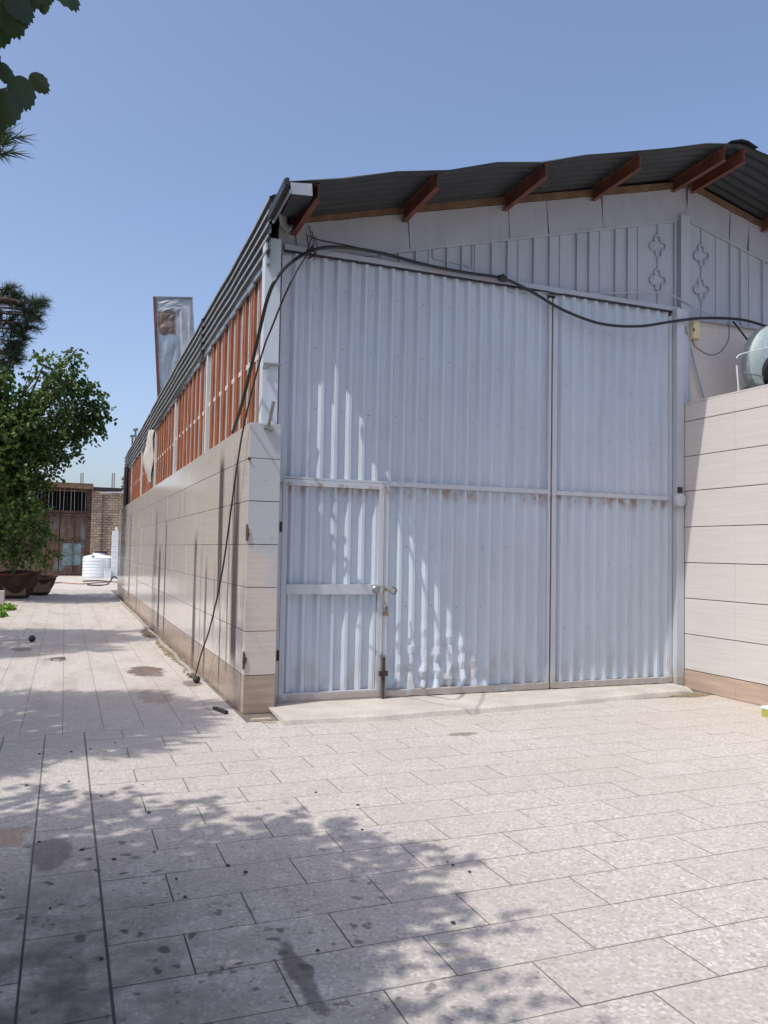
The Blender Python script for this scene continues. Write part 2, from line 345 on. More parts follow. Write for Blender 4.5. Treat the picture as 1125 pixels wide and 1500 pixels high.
def slab_mesh(name, lx, ly, lz, bev, mat):
    """box centred in x,y with its top at z=0 and bevelled top rim"""
    hx, hy = lx/2, ly/2; vs = []
    for (dx, dy, z) in ((0, 0, -lz), (0, 0, -bev), (-bev, -bev, 0)):
        for i, j in ((-1, -1), (1, -1), (1, 1), (-1, 1)): vs.append((i*(hx+dx), j*(hy+dy), z))
    fs = []
    for L in (0, 4):
        for k in range(4): fs.append((L+k, L+(k+1) % 4, L+4+(k+1) % 4, L+4+k))
    fs.append((8, 9, 10, 11)); fs.append((3, 2, 1, 0))
    me = bpy.data.meshes.new(name); me.from_pydata(vs, [], fs); me.materials.append(MT[mat]); return me
# ================================================================== GROUND
m = MB(); m.box(-900, 900, -700, 1100, -.6, -.05); g_ = m.build('ground', 'yard'); g_['kind'] = 'structure'
pav = MB(); pav.box(-1.62, 6.95, -4, 49, -.045, -.0012); PAV = pav.build('pavement', 'joint'); PAV['kind'] = 'structure'
sb = MB(); sb.box(-14, -1.66, -4, 44, -.049, .02); sb_o = sb.build('planting_bed', 'soil'); sb_o['kind'] = 'structure'
GAP = .0075
tiles = []
RY0, RP, TL = 3.085, .3265, .607
k = -9
while True:
    y0 = RY0+k*RP
    if y0 > 7.2: break
    off = .50 if (k % 2 == 0) else .795
    x = .207; xs = [x]; q = off
    while q-TL > .3: q -= TL
    while q < 6.93: xs.append(q); q += TL
    xs.append(6.93)
    for a, b in zip(xs, xs[1:]):
        if b-a < .04: continue
        tiles.append((a, b, y0, y0+RP))
    k += 1
Y_ROW_END = y0
for (xa, xb, o0) in ((-.095, .203, .55), (-.402, -.097, .22), (-.71, -.404, .4), (-1.02, -.712, .05), (-1.33, -1.022, .5), (-1.6, -1.332, .2)):
    y = .4+o0
    while y < 6.6: tiles.append((xa, xb, y, y+.653)); y += .653
    tiles.append((xa, xb, y, Y_ROW_END))
xc = -1.6; ci = 0
while xc < 1.5:
    xe = min(xc+.3275, 1.575); y = Y_ROW_END; first = [.2, .5, .35, .61, .12, .44, .3, .55, .22, .4][ci % 10]
    tiles.append((xc, xe, y, y+first)); y += first
    while y < 31: tiles.append((xc, xe, y, y+.653)); y += .653
    xc += .3275; ci += 1
def tsize(t):
    cx_, cy_ = (t[0]+t[1])/2, (t[2]+t[3])/2
    c = RW.transposed() @ Vector((cx_, cy_, -CAMH))
    if c.z < .2: return -1
    u = PCX+F*c.x/c.z; v = PCY+F*c.y/c.z
    if u < -90 or u > 1215 or v > 1590: return -1
    return (t[1]-t[0])*(t[3]-t[2])*CAMH/c.z**3
tiles.sort(key=tsize, reverse=True)
cache = {}; rest = MB()
for i, (a, b, c, d) in enumerate(tiles):
    gx = GAP if c < 7.1 else .005; lx, ly = b-a-gx, d-c-gx
    if i < 296:
        key = (round(lx, 3), round(ly, 3))
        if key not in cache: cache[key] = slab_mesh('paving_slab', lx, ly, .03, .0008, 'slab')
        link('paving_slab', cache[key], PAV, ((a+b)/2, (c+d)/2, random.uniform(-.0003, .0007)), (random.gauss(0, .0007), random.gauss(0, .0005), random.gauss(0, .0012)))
    else:
        z = random.uniform(-.0002, .0008); rest.box(a+gx/2, b-gx/2, c+gx/2, d-gx/2, -.03, z)
r_ = rest.build('paving_slabs', 'slab', PAV); r_['kind'] = 'stuff'
m = MB(); m.box(-1.6, 6, 31.05, 48.5, -.03, -.0005); far = m.build('concrete_yard', 'concrete'); far['kind'] = 'structure'
m = MB(); m.box(7.2, 40, -20, 7.9, -.049, -.004); sy_ = m.build('bounce_yard', 'concrete'); sy_['kind'] = 'structure'  # unseen pale yard added to bounce light onto the plaster wall
# ================================================================== WAREHOUSE
WX, YG, YP = 1.612, 7.95, 7.70
YE = 27.6
W = thing('warehouse', 'long warehouse with corrugated roof, orange window bars and beige tiled side wall', 'warehouse', (WX, YP, 0))
def droop(y): return -.021*(y-7.2)
# ---- side wall core and its tiles
m = MB(); m.box(WX+.012, WX+.30, YP+.012, YE, 0, 2.745); SW = m.build('side_wall', 'mortar', W)
ZJ = [0., .36, .775, 1.19, 1.60, 2.015, 2.425, 2.766]
tc = {}
def wall_tile(lx, lz, axis, mat):
    key = (round(lx, 3), round(lz, 3), axis, mat)
    if key not in tc:
        me = slab_mesh('wall_tile', lx, lz, .011, .002, mat)
        if axis == 'X-': R_ = Matrix(((0, 0, -1), (-1, 0, 0), (0, 1, 0)))     # local x-> -y, y-> z, z-> -x
        else: R_ = Matrix(((1, 0, 0), (0, 0, -1), (0, 1, 0)))                 # faces -y
        me.transform(R_.to_4x4()); tc[key] = me
    return tc[key]
for j in range(7):
    z0, z1 = ZJ[j], ZJ[j+1]; y = YP; n = 0
    while y < YE-.05:
        y1 = min(y+.83, YE)
        g1 = .006
        link('wall_tile', wall_tile(y1-y-.003, z1-z0-g1, 'X-', 'side'), SW, (WX+random.uniform(-.0015, .0015), (y+y1)/2, (z0+z1)/2), (0, random.gauss(0, .0012), random.gauss(0, .0012)))
        y = y1; n += 1
# ---- pier front
m = MB(); m.box(WX+.014, 1.90, YP+.0125, YG-.06, 0, 2.744); PR = m.build('pier', 'mortar', W)
for j in range(7):
    z0, z1 = ZJ[j], ZJ[j+1]
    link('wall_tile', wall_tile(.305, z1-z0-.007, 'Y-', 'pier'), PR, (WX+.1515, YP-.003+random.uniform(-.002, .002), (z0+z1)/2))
m = MB(); m.box(WX+.004, 1.905, YP+.004, YG-.055, 2.747, 2.768); m.build('pier_cap', 'pier', W)
m = MB(); m.box(WX+.001, WX+.34, 7.907, YE, 2.7475, 2.7655); m.build('window_sill', 'side', W)
# chipped corners of the pier
for (z, h) in ((1.63, .16), (.42, .17), (2.40, .03)):
    m = MB(); rr = random.Random(int(z*100))
    pts = [(WX-.0035, YP-.0075, z+h*.6)]
    n = 11
    vs = [(WX-.0045+.004, YP-.0165, z+h/2)]
    prof = [(rr.uniform(.006, .03)*math.sin(math.pi*(i+.4)/(n)), z+h*i/(n-1)) for i in range(n)]
    vs = []; fs = []
    for (dx, zz) in prof: vs += [(WX-.002, YP-.0175, zz), (WX-.002+dx, YP-.0172, zz), (WX-.0135, YP+.001, zz), (WX-.0135, YP+dx*.8, zz)]
    for i in range(n-1): o = i*4; fs += [(o, o+1, o+5, o+4), (o+2, o, o+4, o+6), (o+3, o+2, o+6, o+7)]
    m.add(vs, fs); m.build('chipped_edge', 'rust', W)
# ---- steel column above the pier
m = MB(); m.box(1.735, 1.89, 7.775, 7.905, 2.77, 4.62); CO = m.build('column', 'colp', W)
m = MB(); m.bar((1.745, 7.76, 3.32), (1.745, 7.60, 3.30), .03, .03).bar((1.745, 7.76, 3.36), (1.91, 7.76, 3.365), .03, .02); m.build('bracket', 'steel', W)
m = MB(); m.bar(onY(393, 626, 7.69), onY(401, 588, 7.60), .028, .028, (1, 0, 0)).bar(onY(387, 625, 7.68), onY(400, 629, 7.68), .05, .03); m.build('bracket', 'steel', W)
# ---- glazed band with orange bars
BAYS = [7.92, 11.4, 14.9, 18.35, 21.8, 25.2, 27.5]
ztop = lambda y: 4.50+droop(y)
for bi, (a, b) in enumerate(zip(BAYS, BAYS[1:])):
    if bi:
        m = MB(); m.box(1.757, 1.80, a-.045, a+.045, 2.766, ztop(a)); m.build('window_post', 'white', W)
    m = MB(); m.box(1.786, 1.7935, a+.05, b-.05, 3.52+droop(a)*.6, 3.575+droop(a)*.6); TR = m.build('transom', 'white', W)
    nmod = 8; p = (b-a-.1)/nmod
    for k in range(nmod):
        y = a+.05+k*p
        h = 4.52+droop(b)-2.766
        key = ('pane', round(p, 3), round(h, 3))
        if key not in tc:
            q = MB(); q.box(0, .005, .004, p-.004, 0, h); tc[key] = q.mesh('pane'); tc[key].materials.append(MT['glass'])
        link('pane', tc[key], W, (1.794, y, 2.766))
        torn = (bi == 3 and k == 1)
        for (nm, dy, w_, pr, mt) in (('mullion', .035, .05, .027, 'orange'), ('mullion', .165, .05, .021, 'orange'), ('glazing_bar', .32, .018, .009, 'white')):
            if torn: continue
            key = (nm, w_, pr, round(h, 2), mt)
            if key not in tc:
                q = MB(); q.box(-pr, 0, -w_/2, w_/2, 0, h); tc[key] = q.mesh(nm); tc[key].materials.append(MT[mt])
            link(nm, tc[key], W, (1.7935+random.uniform(-.002, .002), y+dy+random.uniform(-.012, .012), 2.767), (random.gauss(0, .002), 0, 0))
# dark inside so that the glass has something behind it
m = MB(); m.box(2.0, 2.04, 8.10, YE-.05, 0, 4.0); m.build('inner_wall', 'dark', W)
# ---- corrugated side fascia (ribs run along the wall)
def fascia(y0, y1, dx, dz, kink=0.):
    m = MB(); prof = []; nr = 5
    for r in range(nr):
        z = r*.112
        prof += [(0, z), (0, z+.070), (-.026, z+.076), (-.030, z+.094), (0, z+.106)]
    prof += [(0, nr*.112), (.06, nr*.112+.02)]
    ny = max(4, int((y1-y0)/.6)); vs = []; fs = []; mi = []; P = len(prof)
    for i in range(ny+1):
        y = y0+(y1-y0)*i/ny
        k = kink*max(0, 1-(y-y0)/.55)
        w = .008*math.sin(y*2.1)+.006*math.sin(y*5.3)
        for (px_, z) in prof: vs.append((1.748+dx+px_+w+k*.12, y, 4.385+droop(y)+z+dz+w+k*(.1+z)))
    for i in range(ny):
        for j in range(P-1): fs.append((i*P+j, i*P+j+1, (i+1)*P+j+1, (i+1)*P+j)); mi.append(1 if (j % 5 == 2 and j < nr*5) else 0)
    o = m.add(vs, fs).build('fascia_sheet', 'eave', W); o.data.materials.append(MT['galvrib'])  # rib crests take a lighter colour, a painted sun highlight
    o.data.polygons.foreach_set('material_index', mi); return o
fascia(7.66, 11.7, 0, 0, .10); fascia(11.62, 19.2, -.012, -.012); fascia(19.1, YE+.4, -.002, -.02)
m = MB()
for i in range(60):
    y = 7.7+i*.33; z = 4.375+droop(y); m.box(1.742, 1.775, y, y+.30, z-.03+.012*math.sin(i*2.3), z+.015)
m.build('fascia_edge_trim', 'galv', W)
# ---- roof
ZR = lambda x, y: 4.985+.272*((x if x < 7.04 else 14.08-x)-2.25)+droop(y)*1.0
def roof_half(xa, xb, y0, y1):
    m = MB(); pitch = .13; per = 6; ny = int((y1-y0)/pitch)*per; nx = 10; vs = []; fs = []
    for j in range(nx+1):
        x = xa+(xb-xa)*j/nx
        for i in range(ny+1):
            y = y0+pitch*i/per
            e = max(0, 1-(y-y0)/.5)
            wob = e*(.022*math.sin(x*5.1+.6)+.012*math.sin(x*12.7))
            vs.append((x, y+ (e*.02*math.sin(x*9) if i == 0 else 0), ZR(x, y)+.014*math.sin(2*math.pi*i/per)+wob))
    n1 = ny+1
    for j in range(nx):
        for i in range(ny): fs.append((j*n1+i, j*n1+i+1, (j+1)*n1+i+1, (j+1)*n1+i))
    m.smooth = True; m.add(vs, fs)
    # under skin 2 cm below gives the sheet thickness at its rim
    return m.build('roof_sheet', 'roofu', W)
R1 = roof_half(1.74, 7.06, 7.0, YE+.3); R2 = roof_half(7.02, 12.45, 7.0, YE+.3)
m = MB()
vs = []; fs = []
ny = 24
for i in range(ny+1):
    y = 6.97+(YE-6.7)*i/ny; z = ZR(7.04, y)
    w = .014*math.sin(i*1.7)
    vs += [(6.84, y, z-.036+w), (6.99, y, z+.012+w), (7.09, y, z+.012+w), (7.24, y, z-.036+w)]
for i in range(ny):
    for k in range(3): fs.append((i*4+k, i*4+k+1, i*4+5+k, i*4+4+k))
m.add(vs, fs).build('ridge_cap', 'roofu', R1)
def purlin(x, y0, y1):
    m = MB(); z = ZR(x, 7.3)-.03; h = .15; w = .055; t = .006
    s_ = 1 if x < 7.04 else -1
    zz = lambda y: ZR(x, y)-.024
    for (xa, xb, za, zb) in ((-w/2, w/2, -t, 0), (-w/2, w/2, -h, -h+t), (-t/2, t/2, -h+t, -t)):
        vs = []
        for y in (y0, y1):
            vs += [(x+xa, y, zz(y)+za), (x+xb, y, zz(y)+za), (x+xb, y, zz(y)+zb), (x+xa, y, zz(y)+zb)]
        m.add(vs, [(0, 1, 2, 3), (7, 6, 5, 4), (0, 4, 5, 1), (1, 5, 6, 2), (2, 6, 7, 3), (3, 7, 4, 0)])
    m.build('purlin', 'purlin', W)
for x in (2.05, 3.25, 4.47, 5.65, 6.82, 7.12, 8.25, 9.45, 10.65, 11.85): purlin(x, 7.055+random.uniform(-.01, .02), 9.2)
# eave corner: bent verge sheet and gutter end
m = MB()
vs = [onY(425, 267, 7.0), onY(457, 269, 7.0), onY(458, 287, 7.01), onY(427, 284, 7.01), onY(450, 312, 7.6), onY(412, 318, 7.6)]
m.add(vs[:4], [(0, 1, 2, 3)]).build('verge_flap', 'duct', R1)
m = MB(); m.add(vs[2:], [(1, 0, 2, 3)]).build('soffit_sheet', 'roofu', R1)
m = MB(); m.bar(onY(420, 268, 7.0), onY(396, 316, 7.55), .04, .085).bar(onY(421, 261, 7.0), onY(421, 272, 7.0), .03, .03, (0, 1, 0)); m.build('gutter_end', 'rubber', R1)
m = MB(); m.bar(onY(425, 280, 7.0), onY(400, 325, 7.55), .012, .04); m.build('gutter_lip', 'galv', R1)
m = MB(); m.tube([(1.86, 7.62, 4.80), (1.87, 7.63, 4.71), (1.92, 7.61, 4.655)], .04, 10); m.build('gutter_outlet', 'steel', R1)
# ---- gable wall
def gz(x): return 4.855+.2573*((x if x < 7.045 else 14.09-x)-2.05)      # fascia top
m = MB()
pl = [(1.90, 4.53), (7.045, 4.53), (7.045, gz(7.045)), (2.05, gz(2.05)), (1.90, gz(2.05)-.04)]
def prism(m, poly, y0, y1):
    n = len(poly); vs = [(x, y0, z) for x, z in poly]+[(x, y1, z) for x, z in poly]
    fs = [tuple(range(n)), tuple(range(2*n-1, n-1, -1))]+[(i, n+i, n+(i+1) % n, (i+1) % n) for i in range(n)]
    return m.add(vs, fs)
prism(m, pl, 7.93, 8.06)
prism(m, [(7.05, 4.50), (12.1, 4.50), (12.1, gz(12.1)), (7.05, gz(7.05))], 7.93, 8.06); GA = m.build('gable_wall', 'clad', W)
m = MB(); m.box(6.98, 12.1, 7.97, 8.15, 0, 4.499); m.build('plaster_wall', 'plaster', W)
m = MB(); m.box(12.1, 12.3, 7.9, YE, 0, 4.4).box(2.05, 12.2, YE, YE+.25, 0, 4.3); m.build('rear_wall', 'plaster', W)
# fascia boards with seams and dents: one sheet per length
def fascia_board(xa, xb, tilt):
    m = MB(); nx = max(4, int((xb-xa)/.06)); nz = 5; vs = []; fs = []
    rr = random.Random(int(xa*100)); ph = [rr.uniform(0, 6) for _ in range(5)]
    for j in range(nz+1):
        t = j/nz
        for i in range(nx+1):
            u = i/nx; x = xa+(xb-xa)*u+tilt*(1-t)
            x = min(max(x, 2.06), 12.0)
            zt = gz(x)-.004; zb = gz(x)-.40
            if x < 3.05: zb = max(zb, 4.60)
            d = .006*math.sin(7*x+ph[0])*math.sin(3*t+ph[1])+.004*math.sin(17*x+ph[2]+4*t)+.003*math.sin(31*x+ph[3])
            vs.append((x, 7.905+d-.004*(rr.random() < .05), zb+(zt-zb)*t))
    n1 = nx+1
    for j in range(nz):
        for i in range(nx): fs.append((j*n1+i, j*n1+i+1, (j+1)*n1+i+1, (j+1)*n1+i))
    m.smooth = True; m.add(vs, fs).build('fascia_board', 'fascia', W)
cuts = [2.06, 3.30, 4.52, 5.02, 5.78, 7.03]
for a, b in zip(cuts, cuts[1:]): fascia_board(a, b-.012, .03)
cuts = [7.06, 7.74, 8.05, 8.6, 9.8, 11.0, 12.0]
for a, b in zip(cuts, cuts[1:]): fascia_board(a, b-.012, -.02)
m = MB(); m.bar((2.02, 7.91, gz(2.05)+.035), (7.03, 7.91, gz(7.03)+.04), .05, .075).bar((7.06, 7.91, gz(7.06)+.04), (12.05, 7.91, gz(12.05)+.035), .05, .075); m.build('verge_beam', 'timber', W)
# battens on the gable
def cap(x): return gz(x)-.405
ribs = [(3.0, 0), (3.21, 1), (3.40, 1), (3.56, 0), (3.77, 1), (3.95, 1), (4.12, 0), (4.32, 1), (4.52, 1), (4.67, 0), (4.86, 1), (5.07, 1), (5.22, 0), (5.44, 1), (5.61, 1), (5.77, 0), (5.98, 1), (6.16, 1), (6.32, 0), (6.86, 1)]
ribs += [(7.52, 0), (7.74, 1), (7.91, 1), (8.06, 0), (8.28, 1), (8.48, 1), (8.64, 0), (8.85, 1), (9.05, 1), (9.22, 0), (9.43, 1), (9.63, 1), (9.8, 0), (10.0, 1), (10.2, 1), (10.4, 0), (10.6, 1)]
for x, th in ribs:
    m = MB(); zb = 4.625 if x < 7 else 4.52
    pr = .032 if th else .012; m.box(x-.009, x+.009, 7.93-pr, 7.932, zb, cap(x)+.01); m.build('batten', 'clad', W)
m = MB(); m.bar((2.55, 7.915, cap(2.55)-.004), (6.88, 7.915, cap(6.88)-.004), .03, .02).bar((7.1, 7.915, cap(7.1)-.004), (12, 7.915, cap(12)-.004), .03, .02); m.build('cladding_rail', 'clad', W)
m = MB(); m.box(6.915, 7.05, 7.86, 7.93, 3.41, gz(7.0)-.36); m.build('ridge_strip', 'clad', W)
def rosette(x, zc):
    m = MB(); pts = []; r = .125
    for k in range(4):
        ca = k*math.pi/2+.12; cx0, cz0 = .075*math.cos(ca), .088*math.sin(ca)
        for q in range(10): t = ca-2.05+4.1*q/9; pts.append((x+cx0+.044*math.cos(t), 7.915, zc+cz0+.048*math.sin(t)))
    pts.append(pts[0])
    m.tube(pts, .011, 6); m.build('rosette', 'clad', W)
for x, zs in ((6.61, (5.336, 4.913)), (7.284, (5.319, 4.893))):
    for zc in zs: rosette(x, zc)
    for a, b in ((zs[0]+.15, cap(x)), (zs[1]+.15, zs[0]-.15), (4.62 if x < 7 else 4.54, zs[1]-.15)):
        m = MB(); m.bar((x, 7.92, a), (x, 7.92, b), .016, .016); m.build('rosette_bar', 'clad', W)
m = MB()   # old access hatch outline on the gable
for a, b in (((3.60, 5.0), (3.93, 5.035)), ((3.60, 5.0), (3.60, 4.74)), ((3.60, 4.74), (3.98, 4.72)), ((4.08, 4.69), (4.08, 5.06)), ((3.98, 4.72), (4.08, 4.70))): m.bar((a[0], 7.921, a[1]), (b[0], 7.921, b[1]), .010, .016)
m.build('hatch_seam', 'fascia', W)
m = MB(); m.bar((1.95, 7.905, 4.595), (6.92, 7.905, 4.58), .055, .055); HD = m.build('gate_header', 'clad', W)
m = MB(); m.bar((1.95, 7.893, 4.553), (6.92, 7.893, 4.538), .026, .012); m.build('header_shadow_strip', 'rubber', W)  # black strip standing in for the shadow gap under the header
# ---- ridge post at the right of the gate
m = MB(); m.box(6.80, 6.905, 7.80, 7.92, .0, 4.56).box(6.90, 7.01, 7.855, 7.96, 3.35, 4.56); m.build('gate_post', 'trim', W)
# ================================================================== GATE
GT = thing('metal_gate', 'tall pale grey-blue corrugated steel double gate closing the warehouse front', 'gate', (2.0, YG, .05))
PITCH = .15
def corrugated(xa, xb, za, zb, phase, parent, yb=7.93, dent=0., d=.038):
    xs = []; k = math.floor((xa-phase)/PITCH)-1
    while True:
        x0 = phase+k*PITCH
        if x0 > xb+.2: break
        xs += [(x0-.034, 0), (x0, -d), (x0+.030, -d), (x0+.052, 0)]; k += 1
    def ev(x):
        for (a, ya), (b, ybb) in zip(xs, xs[1:]):
            if a <= x <= b: return ya+(ybb-ya)*(x-a)/(b-a)
        return 0
    pr = [(xa, ev(xa))]+[p for p in xs if xa < p[0] < xb]+[(xb, ev(xb))]
    zs = [za+(zb-za)*i/24 for i in range(25)] if dent else [za+(zb-za)*i/6 for i in range(7)]
    m = MB(); vs = []; fs = []; P = len(pr); rr = random.Random(int(xa*97+za*13))
    for z in zs:
        for (x, y) in pr:
            dx = dy = 0
            if dent:
                e = max(0, 1-(z-za)/.75)*dent*math.exp(-((x-3.75)/.55)**2)
                dy = e*(.022*math.sin(z*31+x*9)+.016*math.sin(z*57+x*23)); dx = e*.014*math.sin(z*43+x*17)
                if rr.random() < .1: dy += e*.012
            w = .0035*math.sin(x*3.1+z*1.7)+.0025*math.sin(z*5+x*7)
            vs.append((x+dx, yb+y+w+dy, z))
    for i in range(len(zs)-1):
        for j in range(P-1): fs.append((i*P+j, i*P+j+1, (i+1)*P+j+1, (i+1)*P+j))
    return m.add(vs, fs).build('corrugated_sheet', 'gate', parent)
def screws(xa, xb, zs, phase, parent):
    m = MB(); k = math.floor((xa-phase)/PITCH)
    while phase+k*PITCH < xb:
        x = phase+k*PITCH+.088
        if xa+.02 < x < xb-.02 and k % 2 == 0:
            for z in zs:
                if random.random() < .12: continue
                zz = z+random.uniform(-.012, .012); xx = x+random.uniform(-.012, .012); r = .0075
                vs = [(xx+r*math.cos(t*math.pi/3), 7.922, zz+r*math.sin(t*math.pi/3)) for t in range(6)]+[(xx, 7.915, zz)]
                m.add(vs, [(i, (i+1) % 6, 6) for i in range(6)])
        k += 1
    o = m.build('screw_heads', 'steel', parent); o['kind'] = 'stuff'
# left leaf frame
m = MB(); m.box(1.925, 1.985, 7.86, 7.95, .055, 4.50); m.build('jamb', 'trim', GT)
m = MB(); m.box(5.045, 5.080, 7.872, 7.94, .07, 4.48).box(3.075, 3.1255, 7.874, 7.94, .06, 2.284); L1 = m.build('gate_leaf', 'trim', GT)
m = MB(); m.box(5.102, 5.160, 7.872, 7.94, .07, 4.48).box(6.745, 6.79, 7.872, 7.94, .07, 4.48); L2 = m.build('gate_leaf', 'trim', GT)
corrugated(1.99, 5.045, 2.285, 4.552, 2.222, L1); corrugated(3.125, 5.045, .13, 2.235, 3.258, L1, dent=1.)
screws(2.0, 5.04, (4.22, 3.62, 2.98), 2.222, L1); screws(3.15, 5.04, (1.62, .98), 3.258, L1)
corrugated(5.16, 6.745, 2.285, 4.545, 5.235, L2); corrugated(5.16, 6.745, .13, 2.235, 5.235, L2, dent=.15)
screws(5.17, 6.74, (4.15, 3.5, 2.9), 5.235, L2); screws(5.17, 6.74, (1.45, .72), 5.235, L2)
m = MB(); m.box(3.126, 5.044, 7.868, 7.93, 2.236, 2.284); m.build('rail', 'trim', L1)
m = MB(); m.box(1.986, 3.074, 7.872, 7.93, 2.262, 2.284); m.build('rail', 'trim', L1)
m = MB(); m.box(5.161, 6.744, 7.868, 7.93, 2.232, 2.280); m.build('rail', 'trim', L2)
for (a, b, par) in ((3.08, 5.08, L1), (5.105, 6.79, L2)):
    m = MB(); n = 24; vs = []; fs = []
    for i in range(n+1):
        x = a+(b-a)*i/n; jz = .004*math.sin(i*1.9)
        vs += [(x, 7.866, .062+jz), (x, 7.862, .128+jz), (x, 7.938, .129), (x, 7.938, .062)]
    for i in range(n):
        for k in range(4): fs.append((i*4+k, i*4+(k+1) % 4, i*4+4+(k+1) % 4, i*4+4+k))
    m.add(vs, fs+[(0, 1, 2, 3), (n*4+3, n*4+2, n*4+1, n*4)]).build('bottom_rail', 'gate', par)
m = MB(); m.box(5.083, 5.099, 7.90, 7.93, .06, 4.49); m.build('leaf_gap', 'dark', GT)
# wicket door
m = MB(); m.box(1.990, 2.045, 7.862, 7.94, .075, 2.258).box(3.012, 3.068, 7.862, 7.94, .075, 2.258).box(2.046, 3.011, 7.862, 7.94, 2.195, 2.258).box(2.046, 3.011, 7.862, 7.94, .075, .145)
WD = m.build('wicket_door', 'trim', GT)
m = MB(); m.box(2.046, 3.011, 7.855, 7.93, 1.115, 1.215); m.build('rail', 'trim', WD)
corrugated(2.046, 3.011, 1.216, 2.194, 2.235, WD); corrugated(2.046, 3.011, .146, 1.114, 2.225, WD)
for zz in (.52, 1.78): m = MB(); m.tube([(1.978, 7.852, zz-.05), (1.978, 7.852, zz+.05)], .013, 8); m.build('hinge', 'rust', GT)
m = MB(); m.box(3.055, 3.105, 7.832, 7.858, .04, .50); m.build('bolt_plate', 'steel', L1)
m = MB(); m.tube([(3.078, 7.822, .03), (3.078, 7.822, .47)], .012, 8).bar((3.03, 7.82, .31), (3.12, 7.82, .31), .03, .05); m.build('drop_bolt', 'rust', L1)
m = MB(); m.lathe((0, 0, 0), [(0, 0), (.038, 0), (.042, .012), (.03, .028), (0, .03)], 14)
m.v = [(2.985+x, 7.853-z, 1.165+y) for x, y, z in m.v]; m.build('lock_knob', 'steel', WD)
m = MB(); m.box(1.99, 3.07, 7.868, 7.94, .052, .073); m.build('door_sill', 'gate', GT)
# chain and padlocks
def chain(pts, parent):
    m = MB(); P = smooth_path(pts, 4)
    for i in range(len(P)-1):
        a, b = P[i], P[i+1]; c = (a+b)/2; d = (b-a).normalized(); L = .014
        s_ = d.cross(Vector((0, 1, 0))).normalized() if i % 2 else Vector((0, -1, 0))
        ring = [c+d*L*math.cos(t)+s_*.008*math.sin(t) for t in [2*math.pi*k/10 for k in range(11)]]
        m.tube(ring, .003, 5)
    return m.build('chain', 'brass', parent)
CH = thing('door_chain', 'looped brownish chain with padlock holding the small wicket door shut', 'chain', (3.05, 7.84, .95))
chain([(3.0, 7.845, 1.17), (3.05, 7.80, 1.20), (3.10, 7.80, 1.15), (3.17, 7.82, 1.19), (3.21, 7.835, 1.15), (3.16, 7.81, 1.12), (3.09, 7.815, 1.17), (3.06, 7.83, 1.12), (3.085, 7.82, 1.02), (3.095, 7.825, .96)], CH)
m = MB(); m.box(3.066, 3.114, 7.803, 7.829, .895, .945); m.build('padlock_body', 'brass', CH)
m = MB(); m.tube([(3.07, 7.816, .944), (3.07, 7.816, .985), (3.09, 7.816, 1.0), (3.11, 7.816, .985), (3.11, 7.816, .944)], .007, 6); m.build('shackle', 'steel', CH)
# threshold in front of the gate
m = MB(); fr = [(1.86, 7.11), (2.3, 7.10), (2.8, 7.075), (3.3, 7.10), (3.8, 7.13), (4.4, 7.17), (5.06, 7.26), (5.6, 7.33), (6.1, 7.385), (6.5, 7.42), (6.78, 7.50)]
vs = []; fs = []
for i, (x, y) in enumerate(fr):
    j = .012*math.sin(i*2.7); h = .056-.004*math.sin(i*1.3)-(.03 if i == len(fr)-1 else 0)
    vs += [(x, y+j-.02, -.008), (x, y+j, h-.014), (x, y+j+.02, h), (x, 7.6, .052), (x, 7.97, .0545)]
for i in range(len(fr)-1):
    for k in range(4): fs.append((i*5+k, i*5+5+k, i*5+6+k, i*5+1+k))
fs.append((0, 1, 2, 3, 4))
m.add(vs, fs); th = m.build('threshold', 'concrete'); tag(th, 'low pale concrete threshold slab running along the foot of the gate', 'threshold')
# ================================================================== RIGHT-HAND TILED WALL
BX = 6.92
BW = thing('boundary_wall', 'sunlit ivory tiled boundary wall with brown base course, joining the gate post', 'wall', (BX, 7.8, 0))
m = MB(); m.box(BX+.012, BX+.26, 1.5, 7.845, 0, 3.392); BC = m.build('wall_core', 'mortar', BW)
ZB = [0., .226, .645, 1.067, 1.49, 1.915, 2.345, 2.762, 3.185, 3.396]
for j in range(9):
    y = 7.845-(.45 if j % 2 else 0.0)*0; y = 7.845
    first = True
    while y > 1.55:
        L = min(.83, y-1.5)
        link('wall_tile', wall_tile(L-.002, ZB[j+1]-ZB[j]-.009, 'X-', 'ivory'), BC, (BX+random.uniform(-.002, .002)-(.006 if j == 0 else 0), y-L/2, (ZB[j]+ZB[j+1])/2), (0, random.gauss(0, .0015), random.gauss(0, .001)))
        y -= L
m = MB(); m.box(BX+.003, BX+.27, 1.5, 7.846, 3.3955, 3.414); m.build('coping', 'ivory', BW)
# ================================================================== FITTINGS AND CABLES
def cable(name, pts, r, mat, label, cat='cable', group=None, n=8):
    m = MB(); m.tube(smooth_path(pts, n), r, 7); o = m.build(name, mat); return tag(o, label, cat, group)
yc = 7.80
main = [onY(1150, 490, 7.72), onY(1125, 479, 7.74), onY(1085, 468, 7.76), onY(1030, 466, 7.77), onY(985, 471, 7.77), onY(935, 478, 7.78), onY(880, 474, 7.79), onY(825, 454, 7.80), onY(780, 428, 7.82), onY(737, 408, 7.83), onY(680, 399, 7.83), onY(620, 387, 7.83), onY(560, 371, 7.82), onY(500, 362, 7.80), onY(460, 366, 7.72), onY(430, 382, 7.55)]
main += [onX(407, 405, 1.66), onX(392, 437, 1.60), onX(378, 495, 1.60), onX(365, 550, 1.60), onX(352, 600, 1.605), onX(341, 634, 1.62)]
cable('power_cable', main, .017, 'rubber', 'thick black cable swagging across the gate head and down past the window bars')
